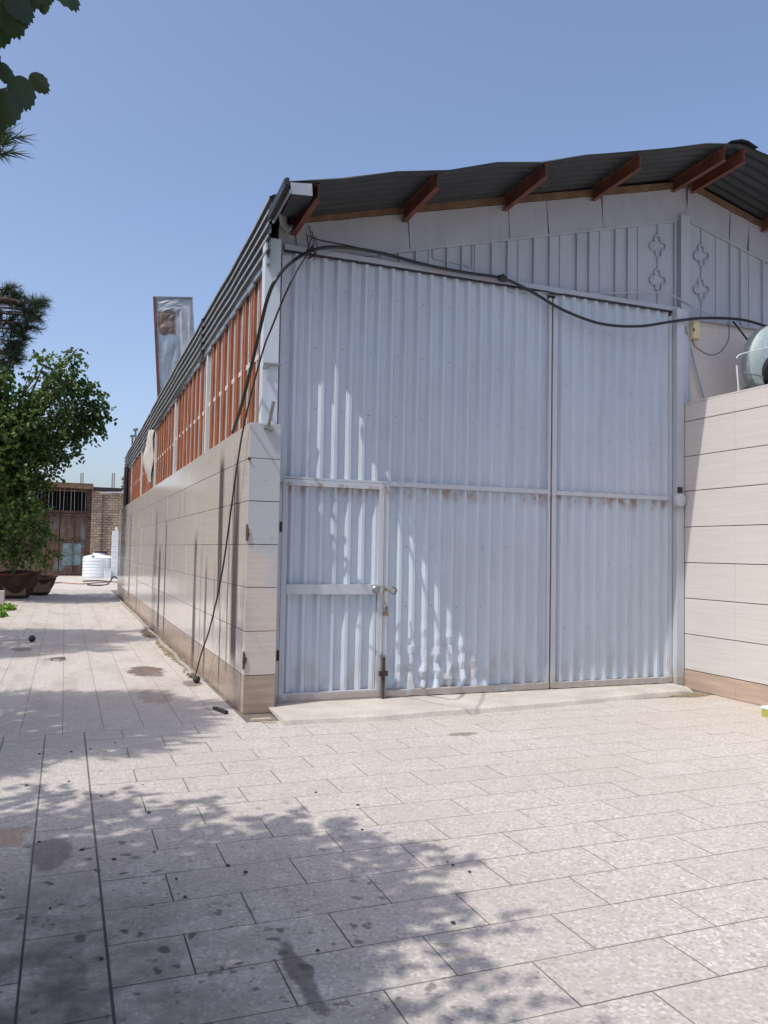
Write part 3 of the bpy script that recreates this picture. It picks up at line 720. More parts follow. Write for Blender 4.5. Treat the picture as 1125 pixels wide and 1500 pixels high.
s2 = [onY(452, 345, 7.80), onY(470, 352, 7.82), onY(520, 362, 7.83), onY(580, 378, 7.82), onY(650, 394, 7.825), onY(735, 408, 7.82)]
cable('thin_wire', s2, .007, 'rubber', 'thin black wire sagging beside the thick cable above the gate', 'wire')
drop = [onY(453, 368, 7.70), onX(433, 400, 1.70), onX(415, 438, 1.62), onX(398, 480, 1.59), onX(387, 508, 1.585), onX(371, 565, 1.575), onX(357, 625, 1.56), onX(350, 665, 1.545), onX(342, 720, 1.54), onX(334, 780, 1.535), onX(326, 835, 1.53), onX(317, 880, 1.525), onX(306, 925, 1.515), onX(295, 957, 1.50), (1.49, 9.9, .03), (1.47, 10.05, .012), (1.46, 10.3, .012)]
cable('hanging_cable', drop, .0085, 'rubber', 'black cable hanging down the tiled side wall to the pavement')
m = MB()
for p in ((451, 345), (455, 352), (447, 356), (460, 360)): m.tube([onY(p[0]+2, p[1]-14, 7.89), onY(p[0]+5, p[1]+4, 7.80), onY(p[0]-1, p[1]+22, 7.74)], .005, 5)
m.tube([onY(447, 372, 7.72), onY(458, 360, 7.71), onY(462, 374, 7.70), onY(452, 378, 7.70)], .012, 6)
tag(m.build('wire_knot', 'rubber'), 'tangle of tied black wires at the gate head near the eave corner', 'wire')
m = MB(); m.lathe((0, 0, 0), [(0, -.05), (.03, -.045), (.036, 0), (.03, .045), (0, .05)], 12)
c = onY(736, 408, 7.82); m.v = [(c.x+z, c.y+y, c.z+x-z*.1) for x, y, z in m.v]
m.bar((c.x+.05, c.y, c.z), (c.x+.06, 7.92, c.z+.09), .012, .012)
tag(m.build('cable_clamp', 'rubber'), 'black clamp holding the swagged cable to the gable above the gate', 'clamp')
cond = [onY(745, 425, 7.90), onY(790, 428, 7.89), onY(860, 430, 7.885), onY(960, 428, 7.88), onY(985, 433, 7.85), onY(1030, 456, 7.83), onY(1060, 470, 7.82)]
cable('conduit', cond, .008, 'clad', 'thin grey conduit crossing the gable battens under the rosettes', 'conduit', n=5)
cable('stay_rod', [onY(1006, 478, 7.80), onY(1012, 510, 7.9), onY(1031, 583, 7.92)], .012, 'clad', 'slanting grey rod on the beige plaster above the boundary wall', 'rod')
cable('cooler_lead', [onY(1074, 471, 7.82), onY(1085, 485, 7.7), onY(1099, 503, 7.5)], .011, 'rubber', 'short dark lead dropping from the cable to the round cooler', 'cable')
JB = thing('junction_box', 'small cream junction box hanging from the cable above the boundary wall', 'box', onY(1016, 498, 7.84))
a = onY(1010, 497, 7.86); b = onY(1022, 472, 7.86)
m = MB()
vs = []
for y, s_ in ((7.80, .006), (7.905, 0)):
    for (x, z) in ((a.x+s_, a.z+s_), (b.x-s_, a.z+s_), (b.x-.014-s_, b.z-s_), (a.x+.010+s_, b.z-s_)): vs.append((x, y, z))
m.add(vs, [(0, 1, 2, 3), (7, 6, 5, 4), (0, 4, 5, 1), (1, 5, 6, 2), (2, 6, 7, 3), (3, 7, 4, 0)]); m.build('box_body', 'cream', JB)
m = MB(); q = onY(1017, 483, 7.795); m.box(q.x-.012, q.x+.006, 7.792, 7.7995, q.z-.02, q.z+.02); m.build('label_mark', 'rust', JB)
m = MB(); m.box(a.x+.04, a.x+.08, 7.83, 7.86, b.z-.002, b.z+.03); m.build('hanger', 'white', JB)
lp = [onY(1014, 497, 7.83), onY(1016, 504, 7.85), onY(1024, 512, 7.86), onY(1040, 520, 7.87), onY(1056, 515, 7.87), onY(1066, 500, 7.86), onY(1068, 485, 7.84), onY(1066, 473, 7.80)]
cable('loop_wire', lp, .005, 'rubber', 'thin black wire loop below the cream junction box', 'wire')
# round alarm bell on the post
BE = thing('alarm_bell', 'small round pale grey bell fixed to the post at the gate rail', 'bell', (6.80, 7.79, 2.2))
m = MB(); m.lathe((0, 0, 0), [(0, .055), (.05, .052), (.075, .04), (.085, .015), (.085, 0), (0, 0)], 22)
m.v = [(6.83+x, 7.797-z, 2.235+y) for x, y, z in m.v]; m.build('gong', 'trim', BE)
m = MB(); m.box(6.805, 6.855, 7.765, 7.799, 2.325, 2.39); m.build('mount', 'rust', BE)
# cooler drum behind the boundary wall
CD = thing('cooler_drum', 'pale green round metal cooler with dark opening behind the boundary wall', 'cooler', (7.99, 7.4, 0))
m = MB(); m.lathe((0, 0, 0), [(0, -.01), (.30, .0), (.45, .03), (.50, .08), (.50, .20), (.47, .24), (0, .25)], 36)
m.v = [(7.99+x, 7.28+z, 3.90+y) for x, y, z in m.v]; m.build('drum', 'cooler', CD)
m = MB(); m.lathe((0, 0, 0), [(0, -.02), (.21, -.02), (.225, -.03), (.235, -.045), (.245, -.02), (.245, .02)], 30)
m.v = [(7.86+x, 7.275+z, 3.76+y) for x, y, z in m.v]; m.build('inlet', 'dark', CD)
m = MB(); m.tube(smooth_path([onY(1079, 525, 7.2), onY(1085, 519, 7.2), onY(1110, 513, 7.2), onY(1150, 503, 7.2)], 5), .008, 6); m.build('wire_handle', 'white', CD)
m = MB(); m.tube(smooth_path([onY(1089, 544, 7.24), onY(1096, 548, 7.22), onY(1108, 549, 7.22), onY(1118, 553, 7.22)], 5), .009, 6); m.build('lead', 'steel', CD)
m = MB()
for x in (7.60, 8.38):
    for y in (7.30, 7.52): m.bar((x, y, -.05), (x, y, 3.62), .04, .04, (0, 1, 0))
m.bar((7.56, 7.30, 3.37), (8.42, 7.30, 3.37), .04, .04).bar((7.56, 7.52, 3.37), (8.42, 7.52, 3.37), .04, .04); m.build('stand', 'steel', CD)
m = MB(); m.tube([onY(1082, 573, 7.0), onY(1079, 535, 7.0)], .010, 6); q = onY(1082, 573, 7.0); m.tube([(q.x, 7.0, -.05), (q.x, 7.0, q.z)], .010, 6); tag(m.build('white_pipe', 'white'), 'short white pipe standing behind the boundary wall beside the round cooler', 'pipe')
# metal ventilation duct
dY0 = 18.0
DU = thing('roof_duct', 'leaning patched sheet-metal duct rising above the warehouse eave', 'duct', (2.2, 18.4, 4.8))
def dq(px, py): return onY(px, py, dY0)
tl, tr_, bl = dq(228, 437), dq(280, 437), dq(238, 590)
br = bl+(tr_-tl)*.98+Vector((.06, 0, 0)); bl.z -= .6; br.z = bl.z
m = MB(); D_ = Vector((.04, .75, 0))
vs = [bl, br, tr_, tl, bl+D_, br+D_, tr_+D_, tl+D_]
m.add(vs, [(0, 1, 2, 3), (7, 6, 5, 4), (0, 4, 5, 1), (1, 5, 6, 2), (2, 6, 7, 3), (3, 7, 4, 0)]); m.build('duct_body', 'duct', DU)
def patch(name, u0, u1, v0, v1, mat, jig, out, seed):
    rr = random.Random(seed); nx, nz = 5, 7; vs = []; fs = []; mm = MB()
    for j in range(nz+1):
        for i in range(nx+1):
            u = u0+(u1-u0)*i/nx; v = v0+(v1-v0)*j/nz
            if i in (0, nx): u += rr.uniform(-jig, jig)
            if j in (0, nz): v += rr.uniform(-jig, jig)*.4
            p = (bl*(1-v)+tl*v)*(1-u)+(br*(1-v)+tr_*v)*u
            edge = i in (0, nx) or j in (0, nz)
            vs.append(p+Vector((0, -out-(0 if edge else rr.uniform(0, .02)), 0)))
    for j in range(nz):
        for i in range(nx): o = j*(nx+1)+i; fs.append((o, o+1, o+nx+2, o+nx+1))
    mm.add(vs, fs).build(name, mat, DU)
patch('sheet_patch', .02, .60, .03, .72, 'galv', .03, .006, 1); patch('rust_patch', .05, .50, .73, .90, 'patchrust', .025, .010, 2); patch('sheet_patch', .03, .70, .90, .985, 'duct', .05, .016, 3); patch('sheet_patch', .62, .99, .40, .97, 'duct', .008, .006, 4)
m = MB(); m.bar(bl+Vector((-.03, -.012, 0)), tl+Vector((-.03, -.012, .02)), .055, .05, (0, 1, 0)); m.build('corner_angle', 'purlin', DU)
m = MB(); m.bar(br+Vector((.012, -.01, 0)), tr_+Vector((.012, -.01, 0)), .03, .03, (0, 1, 0)); m.build('corner_angle', 'galv', DU)
m = MB(); m.bar(tl+Vector((-.06, -.02, .012)), tr_+Vector((.03, -.02, .012)), .03, .03); m.build('top_rim', 'steel', DU)
# torn sacking hanging out of the glazed band
m = MB(); vs = []; fs = []; nz, nx = 12, 8
for j in range(nz+1):
    t = j/nz; z = 4.15-1.15*t; wd = .95*(1-.55*t)
    for i in range(nx+1):
        u = i/nx; y = 18.7+wd*(u-.15)+.12*t; x = 1.745-.15*math.sin(math.pi*u)*(.5+.6*math.sin(math.pi*min(1, t*1.1)))-.02*math.sin(9*t+5*u)
        vs.append((x, y, z+.03*math.sin(7*u)))
for j in range(nz):
    for i in range(nx): o = j*(nx+1)+i; fs.append((o, o+1, o+nx+2, o+nx+1))
m.smooth = True; m.add(vs, fs); tag(m.build('torn_sacking', 'sack'), 'torn grey-white sacking bulging out of the orange window band', 'sacking')
# drain pipe and dark end of the warehouse
m = MB(); m.tube([(1.72, 26.3, 2.767), (1.72, 26.3, 4.1)], .04, 8).tube([(1.72, 27.0, 2.767), (1.72, 27.0, 4.1)], .05, 8); tag(m.build('drain_pipe', 'rubber'), 'pair of dark vent pipes standing on the far end of the tiled side wall', 'pipe')
m = MB(); m.tube([(1.83, 26.2, 4.2), (1.83, 26.2, 4.98)], .03, 6).tube([(1.93, 26.4, 4.2), (1.93, 26.4, 5.20)], .03, 6).bar((1.76, 26.2, 4.98), (1.92, 26.2, 5.0), .05, .06).bar((1.86, 26.4, 5.2), (2.0, 26.4, 5.24), .06, .07); tag(m.build('vent_pipes', 'steel'), 'two thin vent pipes standing above the far eave of the warehouse', 'pipe')
# ================================================================== THE FAR END OF THE ALLEY
FY = 46.0
FB = thing('brick_building', 'old brick building with dark parapet at the end of the alley', 'building', (2, FY, 0))
m = MB(); m.box(1.25, 9, FY, FY+.5, -.04, 4.55).box(-14, -3.6, FY, FY+.5, -.04, 4.55).box(1.25, 1.75, FY-.12, FY, -.04, 4.50); m.build('brick_wall', 'brick', FB)
m = MB(); m.box(-3.7, 1.3, FY+.05, FY+6, 4.66, 4.9); m.build('flat_roof', 'timber', FB)
m = MB(); m.box(1.3, 9.1, FY-.08, FY+.6, 4.552, 4.72).box(-14, -3.7, FY-.08, FY+.6, 4.552, 4.72); m.build('parapet_coping', 'rubber', FB)
m = MB(); m.bar((-3.7, FY-.1, 4.78), (1.32, FY-.1, 4.66), .5, .16); m.build('lintel', 'timber', FB)
m = MB(); m.box(-3.6, 1.2, FY+2.5, FY+2.6, 0, 4.6); m.build('dark_interior', 'dark', FB)
for px in (118, 121, 164, 167): m = MB(); p = onY(px, 712, FY+3); m.tube([(p.x, FY+3, 4.0), (p.x, FY+3, p.z+.75)], .035, 5); m.build('rebar', 'steel', FB)
RG = thing('rusty_gate', 'tall rusty streaked steel gate with barred opening in the brick building', 'gate', (-1, FY, 0))
m = MB(); m.box(-3.6, -3.35, FY-.05, FY+.1, 0, 4.6).box(1.0, 1.246, FY-.05, FY+.1, 0, 4.6).box(-3.35, 1.0, FY-.05, FY+.1, 3.30, 3.42); m.build('frame', 'rust', RG)
for (a, b) in ((-3.34, -1.62), (-1.58, -.30), (-.26, .99)):
    m = MB(); m.box(a, b, FY, FY+.05, .03, 3.295); LF = m.build('gate_leaf', 'rustgate', RG)
    m = MB()
    for z in (.12, 1.95, 3.2): m.bar((a, FY-.03, z), (b, FY-.03, z), .05, .07)
    m.bar(((a+b)/2, FY-.03, .1), ((a+b)/2, FY-.03, 3.2), .06, .05, (0, 1, 0)); m.build('stiffener', 'rustgate', LF)
m = MB()
m.box(-.1, .80, FY-.012, FY-.004, .55, 1.7); m.build('blue_panel', 'bluep', RG)
for i in range(24):
    m = MB(); x = -3.2+i*.18; m.tube([(x, FY, 3.42), (x+random.uniform(-.02, .02), FY, 4.6)], .018, 5); m.build('bar', 'steel' if i % 3 else 'rust', RG)
# grey stub wall between the buildings
SB = thing('stub_wall', 'narrow grey plaster stub wall with toothed edge beyond the warehouse', 'wall', (2.3, 33, 0))
m = MB(); m.box(2.05, 3.2, 33, 33.35, -.05, 4.55); m.build('plaster_face', 'gplaster', SB)
for i in range(22):
    z = .9+i*.155; m = MB(); m.box(1.96 if i % 2 else 2.0, 2.049, 33.02, 33.32, z, z+.10); m.build('brick', 'brick', SB)
m = MB(); m.bar((2.0, 32.95, 4.2), (2.3, 32.95, 5.0), .04, .03); m.build('rod', 'steel', SB)
m = MB(); m.bar((1.2, 32.98, 3.62), (2.3, 32.98, 3.68), .05, .06); m.build('pale_pipe', 'white', SB)
# white water tank
TK = thing('water_tank', 'squat white ribbed plastic water tank standing before the brick wall', 'tank', (1.62, 43.5, 0))
prof = [(0, 0), (.74, 0), (.76, .05)]
for i in range(6): z = .08+i*.15; prof += [(.77, z), (.77, z+.10), (.745, z+.115), (.745, z+.14)]
prof += [(.76, 1.0), (.70, 1.07), (.30, 1.16), (.29, 1.24), (0, 1.24)]
m = MB(); m.lathe((1.62, 43.5, -.003), prof, 32); m.build('tank_body', 'plast', TK)
m = MB(); m.lathe((1.72, 43.5, 1.237), [(.27, 0), (.31, .0), (.31, .09), (0, .10)], 24); m.build('lid', 'rubber', TK)
m = MB(); m.tube([(1.25, 42.86, 1.07), (1.36, 42.82, 1.10)], .05, 8); m.build('fitting', 'steel', TK)
WS = thing('white_block_stack', 'tall stack of white blocks beside the water tank', 'stack', (2.35, 42.6, 0))
for i in range(9):
    m = MB(); z = i*.262; w = .16+.01*(i % 2); m.box(2.33-w, 2.33+w*.8, 42.5, 42.85, z, z+.25); m.build('block', 'plast', WS)
m = MB(); m.box(2.3, 2.42, 42.55, 42.8, 2.36, 2.55); m.build('top_block', 'plast', WS)
m = MB(); m.box(1.85, 2.13, 42.2, 42.5, 0, .44).box(1.84, 2.14, 42.19, 42.51, .441, .47); tag(m.build('white_box', 'plast'), 'small white lidded box on the ground in front of the white block stack', 'box')
# hoses on the far ground
for nm, pts, r, mt, lb in (('garden_hose', [(-.6, 36.0, .02), (-.1, 36.8, .02), (.2, 36.2, .02), (.7, 35.6, .02), (1.1, 36.4, .02), (1.5, 37.2, .02), (1.8, 37.4, .02)], .025, 'redhose', 'faded red hose snaking over the ground before the water tank'),
                           ('garden_hose', [(.9, 34.6, .03), (1.3, 34.2, .03), (1.7, 35.5, .03), (2.0, 36.6, .3), (2.2, 37.5, .03), (1.5, 38.8, .03), (.8, 38.2, .03)], .028, 'rubber', 'dark looping hose on the ground by the stub wall'),
                           ('garden_hose', [(1.56, 27.0, .02), (1.52, 22.0, .02), (1.545, 18.5, .02), (1.50, 16.2, .02), (1.53, 14.6, .02), (1.50, 13.4, .02), (1.535, 12.2, .02), (1.50, 11.4, .024), (1.52, 10.6, .024), (1.48, 10.1, .024)], .024, 'hose', 'pale hose lying along the foot of the tiled side wall')):
    cable(nm, pts, r, mt, lb, 'hose')
# ================================================================== SMALL THINGS ON THE GROUND
def debris(name, cx, cy, rx, ry, n, mat, label, cat, size=.03):
    m = MB(); rr = random.Random(int(cx*100+cy*7))
    for i in range(n):
        a = rr.uniform(0, 6.28); q = math.sqrt(rr.random()); x, y = cx+rx*q*math.cos(a), cy+ry*q*math.sin(a); s_ = size*rr.uniform(.4, 1.2); t = rr.uniform(0, 6.28)
        u = Vector((math.cos(t), math.sin(t), 0))*s_; w = Vector((-math.sin(t), math.cos(t), 0))*s_*rr.uniform(.3, .7); h = s_*rr.uniform(.25, .6); c = Vector((x, y, .0))
        m.add([c-u, c+w, c+u, c-w, c+Vector((0, 0, h))], [(0, 1, 4), (1, 2, 4), (2, 3, 4), (3, 0, 4), (3, 2, 1, 0)])
    o = m.build(name, mat); o['kind'] = 'stuff'; tag(o, label, cat); return o
debris('rubble', 6.60, 7.38, .26, .12, 420, 'twig', 'small heap of brown crumbs at the right end of the threshold', 'rubble', .022).location.z = .005
debris('dry_litter', 1.50, 12.6, .08, 1.6, 260, 'twig', 'dry leaf litter gathered along the foot of the tiled side wall', 'litter', .045)
debris('dry_litter', 1.46, 15.2, .10, .7, 160, 'bark', 'dark twig heap against the foot of the tiled side wall', 'litter', .07)
debris('dry_litter', 1.50, 10.3, .07, .5, 70, 'twig', 'crumbly litter where the hanging cable meets the pavement', 'litter', .03)
def ball(p, r, label):
    m = MB(); n = 10; prof = [(r*math.sin(math.pi*i/n)*(1+.06*math.sin(i*3)), r-r*math.cos(math.pi*i/n)) for i in range(n+1)]
    m.lathe((p[0], p[1], 0), prof, 14); o = m.build('black_ball', 'rubber'); return tag(o, label, 'ball')
ball((-.44, 14.35), .055, 'small black ball on the alley paving near a brown stain'); ball((1.47, 9.62), .043, 'small black ball beside the end of the hanging cable')
m = MB(); m.bar((1.40, 8.0, .016), (1.47, 7.74, .016), .035, .032); tag(m.build('black_offcut', 'rubber'), 'short black plastic offcut on the paving by the pier', 'offcut')
m = MB(); m.bar((1.62, 7.36, .012), (1.80, 7.36, .012), .035, .022); m.bar((1.70, 7.28, .01), (1.82, 7.22, .01), .012, .012); tag(m.build('wood_offcut', 'wood'), 'pale wood offcut lying before the pier', 'offcut')
m = MB(); m.bar((-.14, 12.0, .02), (.05, 12.05, .025), .08, .04); m.bar((-.2, 12.1, .012), (0, 11.9, .012), .03, .02); tag(m.build('stone_chip', 'gplaster'), 'grey stone chip lying on the alley paving', 'stone')
BRK = thing('painted_block', 'yellow-green faced block lying at the foot of the boundary wall', 'block', (6.7, 6.25, 0))
m = MB(); m.box(6.47, 6.86, 6.08, 6.22, .002, .075); m.build('block_body', 'sponge', BRK)
m = MB(); m.box(6.465, 6.865, 6.075, 6.225, .0755, .10); m.build('block_top', 'plast', BRK)
m = MB(); rr = random.Random(3)
fr_obj = []
for i in range(46):
    x = rr.uniform(-.6, 1.9); y = rr.uniform(2.2, 5.2) if i < 34 else rr.uniform(5.2, 7)
    if x > .9 and rr.random() < .5: continue
    s_ = rr.uniform(.005, .010); n = 6; t = rr.uniform(0, 3)
    prof = [(s_*math.sin(math.pi*k/n), s_*.45-s_*.45*math.cos(math.pi*k/n)) for k in range(n+1)]
    q = MB(); q.lathe((x, y, .001), prof, 8, 1+.5*math.cos(t)**2, 1+.5*math.sin(t)**2); m.add(q.v, q.f)
m.smooth = True; o = m.build('fallen_fruit', 'rubber'); o['kind'] = 'stuff'; tag(o, 'dark fallen mulberries scattered over the shaded paving', 'fruit')
# tubs, kerb block and weeds at the left of the alley
def tub(c, r, h, label, tilt):
    t = thing('rusty_tub', label, 'tub', c)
    n = 26; prof = [(0, 0), (r*.52, 0), (r*.60, .04), (r*.86, h*.55), (r, h), (r*1.05, h+.02), (r*1.04, h-.02), (r*.95, h-.01), (r*.82, h*.5), (r*.56, .09), (0, .09)]
    m = MB(); m.lathe((0, 0, 0), prof, n, 1.25, .9); m.v = [(x*(1+.05*math.sin(5*y+3*z)), y*(1+.06*math.sin(4*x+2*z)), z+.05*(z/h)*math.sin(3.1*x+2.3*y)) for x, y, z in m.v]; me = m.mesh('tub_body'); me.materials.append(MT['rust'])
    rim = MB(); rim.tube([(x*(1+.05*math.sin(5*y+3*h)), y*(1+.06*math.sin(4*x+2*h)), h+.01+.05*math.sin(3.1*x+2.3*y)) for x, y in [(r*1.05*1.25*math.cos(2*math.pi*i/28), r*1.05*.9*math.sin(2*math.pi*i/28)) for i in range(29)]], .022, 6); rm = rim.mesh('rim'); rm.materials.append(MT['purlin'])
    for nm, mesh in (('tub_body', me), ('rim', rm)):
        o = bpy.data.objects.new(nm, mesh); COL.objects.link(o); o.parent = t
    m = MB(); m.box(-r*.55, r*.55, -.35, .35, .10, h*.78); sm = m.mesh('tub_soil'); sm.materials.append(MT['soil']); o = bpy.data.objects.new('tub_soil', sm); COL.objects.link(o); o.parent = t
    t.rotation_euler = (0, 0, tilt); return t
tub((-1.35, 26.3, 0), .56, .74, 'large rusty iron tub at the edge of the alley under the tree', .1)
tub((-.72, 27.9, 0), .42, .55, 'smaller dark rusty tub just beyond the large tub', .4)
m = MB(); m.box(-1.85, -1.42, 23.2, 23.6, 0, .36); tag(m.build('kerb_block', 'concrete'), 'pale concrete kerb block beside the weeds at the alley edge', 'block')
def leaf_cloud(name, mat, centers, tmpl_v, tmpl_f, up_bias=.5, size=(.8, 1.25), dirs=None, parent=None, kind=None):
    """one mesh of many leaf copies placed by numpy"""
    C = np.asarray(centers, dtype=np.float64); n = len(C)
    if dirs is None:
        d = rng.normal(size=(n, 3)); d[:, 2] -= .35
    else: d = np.asarray(dirs)+rng.normal(size=(n, 3))*.35
    d /= np.linalg.norm(d, axis=1)[:, None]
    u = rng.normal(size=(n, 3)); u[:, 2] += up_bias*2.2
    u -= d*(u*d).sum(1)[:, None]; u /= np.linalg.norm(u, axis=1)[:, None]
    s_ = np.cross(d, u); sc = rng.uniform(size[0], size[1], n)
    T = np.asarray(tmpl_v); k = len(T)
    V = C[:, None, :]+sc[:, None, None]*(d[:, None, :]*T[None, :, 0:1]+s_[:, None, :]*T[None, :, 1:2]+u[:, None, :]*T[None, :, 2:3])
    V = V.reshape(-1, 3)
    fl = np.array([len(f) for f in tmpl_f]); idx = np.concatenate([np.array(f) for f in tmpl_f]); nl = len(idx)
    I = (idx[None, :]+(np.arange(n)*k)[:, None]).reshape(-1)
    tot = np.tile(fl, n); st = np.concatenate([[0], np.cumsum(tot)[:-1]])
    me = bpy.data.meshes.new(name); me.vertices.add(len(V)); me.vertices.foreach_set('co', V.ravel().astype(np.float32))
    me.loops.add(len(I)); me.loops.foreach_set('vertex_index', I.astype(np.int32))
    me.polygons.add(len(tot)); me.polygons.foreach_set('loop_start', st.astype(np.int32)); me.polygons.foreach_set('loop_total', tot.astype(np.int32))
    me.update(calc_edges=True); me.materials.append(MT[mat])
    o = link(name, me, parent)
    if kind: o['kind'] = kind
    return o
def leaf_t(L, Wd): return [(0, 0, 0), (L*.35, Wd*.5, .12*Wd), (L*.75, Wd*.34, .08*Wd), (L, 0, -.10*L), (L*.75, -Wd*.34, .08*Wd), (L*.35, -Wd*.5, .12*Wd), (L*.5, 0, -.02)], [(0, 6, 2, 1), (6, 3, 2), (0, 5, 4, 6), (6, 4, 3)]
for cx_, cy_, rx, ry, n, lb in ((-1.30, 21.6, .26, .5, 420, 'patch of bright green weeds beside the kerb block'), (-1.34, 19.6, .20, .4, 420, 'small patch of bright green weeds on the paving edge')):
    a = rng.uniform(0, 6.283, n); q = np.sqrt(rng.uniform(0, 1, n)); P = np.stack([cx_+rx*q*np.cos(a), cy_+ry*q*np.sin(a), rng.uniform(.01, .10, n)], 1)
    tv, tf = leaf_t(.07, .045); o = leaf_cloud('weeds', 'weed', P, tv, tf, .8); tag(o, lb, 'weeds'); o['kind'] = 'stuff'
# ================================================================== TREES
def branch(m, a, b, r0, r1, bend=.15, seed=0):
    rr = random.Random(seed); a = Vector(a); b = Vector(b); L = (b-a).length; pts = []
    off = Vector((rr.uniform(-1, 1), rr.uniform(-1, 1), rr.uniform(-.2, .6)))*L*bend
    for i in range(7): t = i/6; pts.append(a.lerp(b, t)+off*math.sin(math.pi*t))
    m.tube(pts, r0, 8, r1); return pts
def broad_tree(label, base, fork, clumps, n_twigs, per, L, Wd, mat, extra=None, leafmat_size=(.75, 1.2)):
    T = thing('mulberry_tree', label, 'tree', base)
    m = MB(); base = Vector(base); fork = Vector(fork)
    branch(m, base-Vector((0, 0, .1)), fork, .20, .13, .06, 1)
    cen = []; dirs = []
    wts = np.array([r**2 for _, r in clumps]); wts = wts/wts.sum()
    for ci_, (c, r) in enumerate(clumps):
        c = Vector(c); branch(m, fork, c, .085, .018, .10, ci_+3)
        for q in range(4):
            e = c+Vector(rng.normal(size=3))*r*.55; branch(m, c.lerp(fork, .25), e, .022, .006, .12, ci_*11+q)
        nt = max(4, int(n_twigs*wts[ci_]))
        D = rng.normal(size=(nt, 3)); D /= np.linalg.norm(D, axis=1)[:, None]
        rad = r*(rng.uniform(0, 1, nt)**.45)*(1+.18*rng.normal(size=nt))
        S = np.array(c)+D*rad[:, None]*np.array([1, 1, .85])
        tw = D*.7+rng.normal(size=(nt, 3))*.6; tw[:, 2] -= .15; tw /= np.linalg.norm(tw, axis=1)[:, None]
        for k_ in range(per):
            t = (k_+.5)/per
            P = S+tw*(t*L*per*.36)+rng.normal(size=(nt, 3))*L*.25; P[:, 2] -= (t**2)*L*.9
            cen.append(P); dd = tw+rng.normal(size=(nt, 3))*.7; dd[:, 2] -= .35; dirs.append(dd)
    m.build('trunk', 'bark', T)
    tv, tf = leaf_t(L, Wd)
    leaf_cloud('crown', mat, np.concatenate(cen), tv, tf, .45, leafmat_size, np.concatenate(dirs), T, 'stuff')
    if extra: extra(T)
    return T
# near mulberry beside the photographer: it throws the big shadow on the paving
near_cl = [((-3.0, 2.1, 5.1), 1.15), ((-2.1, 1.2, 4.9), .8), ((-2.05, 2.6, 5.1), .85), ((-2.55, 3.4, 4.9), .95), ((-3.6, 2.8, 5.0), 1.1), ((-3.4, .8, 5.2), 1.1), ((-2.5, -.3, 5.0), 1.0), ((-1.7, .1, 4.3), .7), ((-1.35, 3.35, 4.35), .50), ((-2.9, 4.0, 4.7), .75), ((-1.75, 1.9, 4.4), .55), ((-1.5, 2.7, 4.6), .5), ((-2.2, 2.4, 4.3), .8), ((-3.0, 1.6, 4.4), .8), ((-2.9, 3.4, 4.2), .6), ((-2.0, .6, 4.2), .7), ((-2.3, 1.6, 3.9), .6), ((-2.7, -.9, 4.6), .9)]
def near_sprig(T):
    m = MB(); hv = []; hf = []
    def heart(c, L, Wd, ang, nx_, tilt):
        n = 26; d = Vector((math.cos(ang), 0, math.sin(ang))); u = Vector((nx_, -1, tilt)).normalized(); u = (u-d*u.dot(d)).normalized(); s_ = d.cross(u); vs = [Vector(c)]; 
        for i in range(n+1):
            t = -math.pi+2*math.pi*i/n
            rad = (1-.22*math.exp(-(abs(abs(t)-math.pi)/.35)**2))
            x = .42-.58*math.cos(t)*-1 if False else .40+.60*math.cos(t)*(1.0 if math.cos(t) > 0 else .72)
            y = .5*math.sin(t)*(1-.35*max(0, math.cos(t))**1.5)*rad
            ser = 1+.05*((i % 2)*2-1)*(1 if 3 < i < n-3 else 0)
            vs.append(Vector(c)+d*(x*L*ser)+s_*(y*Wd*ser)+u*(-.18*L*(y*2)**2-.1*L*x*x))
        o = len(hv); hv.extend(vs); mid = o
        hv[mid] = Vector(c)+d*(.4*L)
        for i in range(n): hf.append((mid, o+1+i, o+2+i))
    Yn = 3.4
    for (px, py, L, Wd, deg) in ((30, 112, .125, .105, -78), (6, 133, .13, .11, -80), (46, 108, .09, .075, -45), (3, 92, .10, .08, -60), (62, 0, .055, .045, -82), (8, 0, .14, .12, -70), (-4, 20, .13, .11, -85), (20, -12, .12, .11, -60), (30, -6, .07, .06, -40), (-20, 60, .14, .12, -80), (-25, 120, .13, .11, -70), (-14, 160, .12, .10, -80), (66, -22, .08, .06, -80), (90, -30, .12, .1, -60), (-10, -30, .14, .12, -70), (40, -40, .14, .12, -80)):
        heart(onY(px, py, Yn+random.uniform(-.12, .12)), L, Wd, math.radians(deg), random.uniform(-.5, .5), random.uniform(-.3, .5))
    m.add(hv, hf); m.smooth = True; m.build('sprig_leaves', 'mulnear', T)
    m = MB(); a = Vector((-1.3, 3.35, 4.5))
    m.tube(smooth_path([a, onY(-60, 110, Yn), onY(-20, 132, Yn), onY(14, 128, Yn), onY(14, 118, Yn)], 5), .008, 6, .003)
    m.tube(smooth_path([a, onY(-60, -40, Yn), onY(0, -30, Yn), onY(40, -36, Yn), onY(70, -30, Yn)], 5), .009, 6, .003); m.build('twig', 'bark', T)
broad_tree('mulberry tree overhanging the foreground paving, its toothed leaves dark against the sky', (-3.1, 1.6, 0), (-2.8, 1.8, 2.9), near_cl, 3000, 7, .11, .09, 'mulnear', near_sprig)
broad_tree('added unseen mulberry tree behind the camera, dimming the sky light on the foreground', (-4.2, -3.0, 0), (-4.0, -2.8, 2.6), [((-3.6, -2.6, 4.6), 1.5), ((-2.4, -2.0, 4.4), 1.1), ((-4.8, -3.6, 4.8), 1.4), ((-3.0, -3.6, 4.2), 1.2), ((-4.6, -1.6, 4.4), 1.2), ((-3.4, -2.6, 3.5), 1.0), ((-1.9, -3.0, 4.6), 1.0)], 1500, 7, .13, .11, 'mul')  # unseen tree added to cut sky fill on the foreground shade
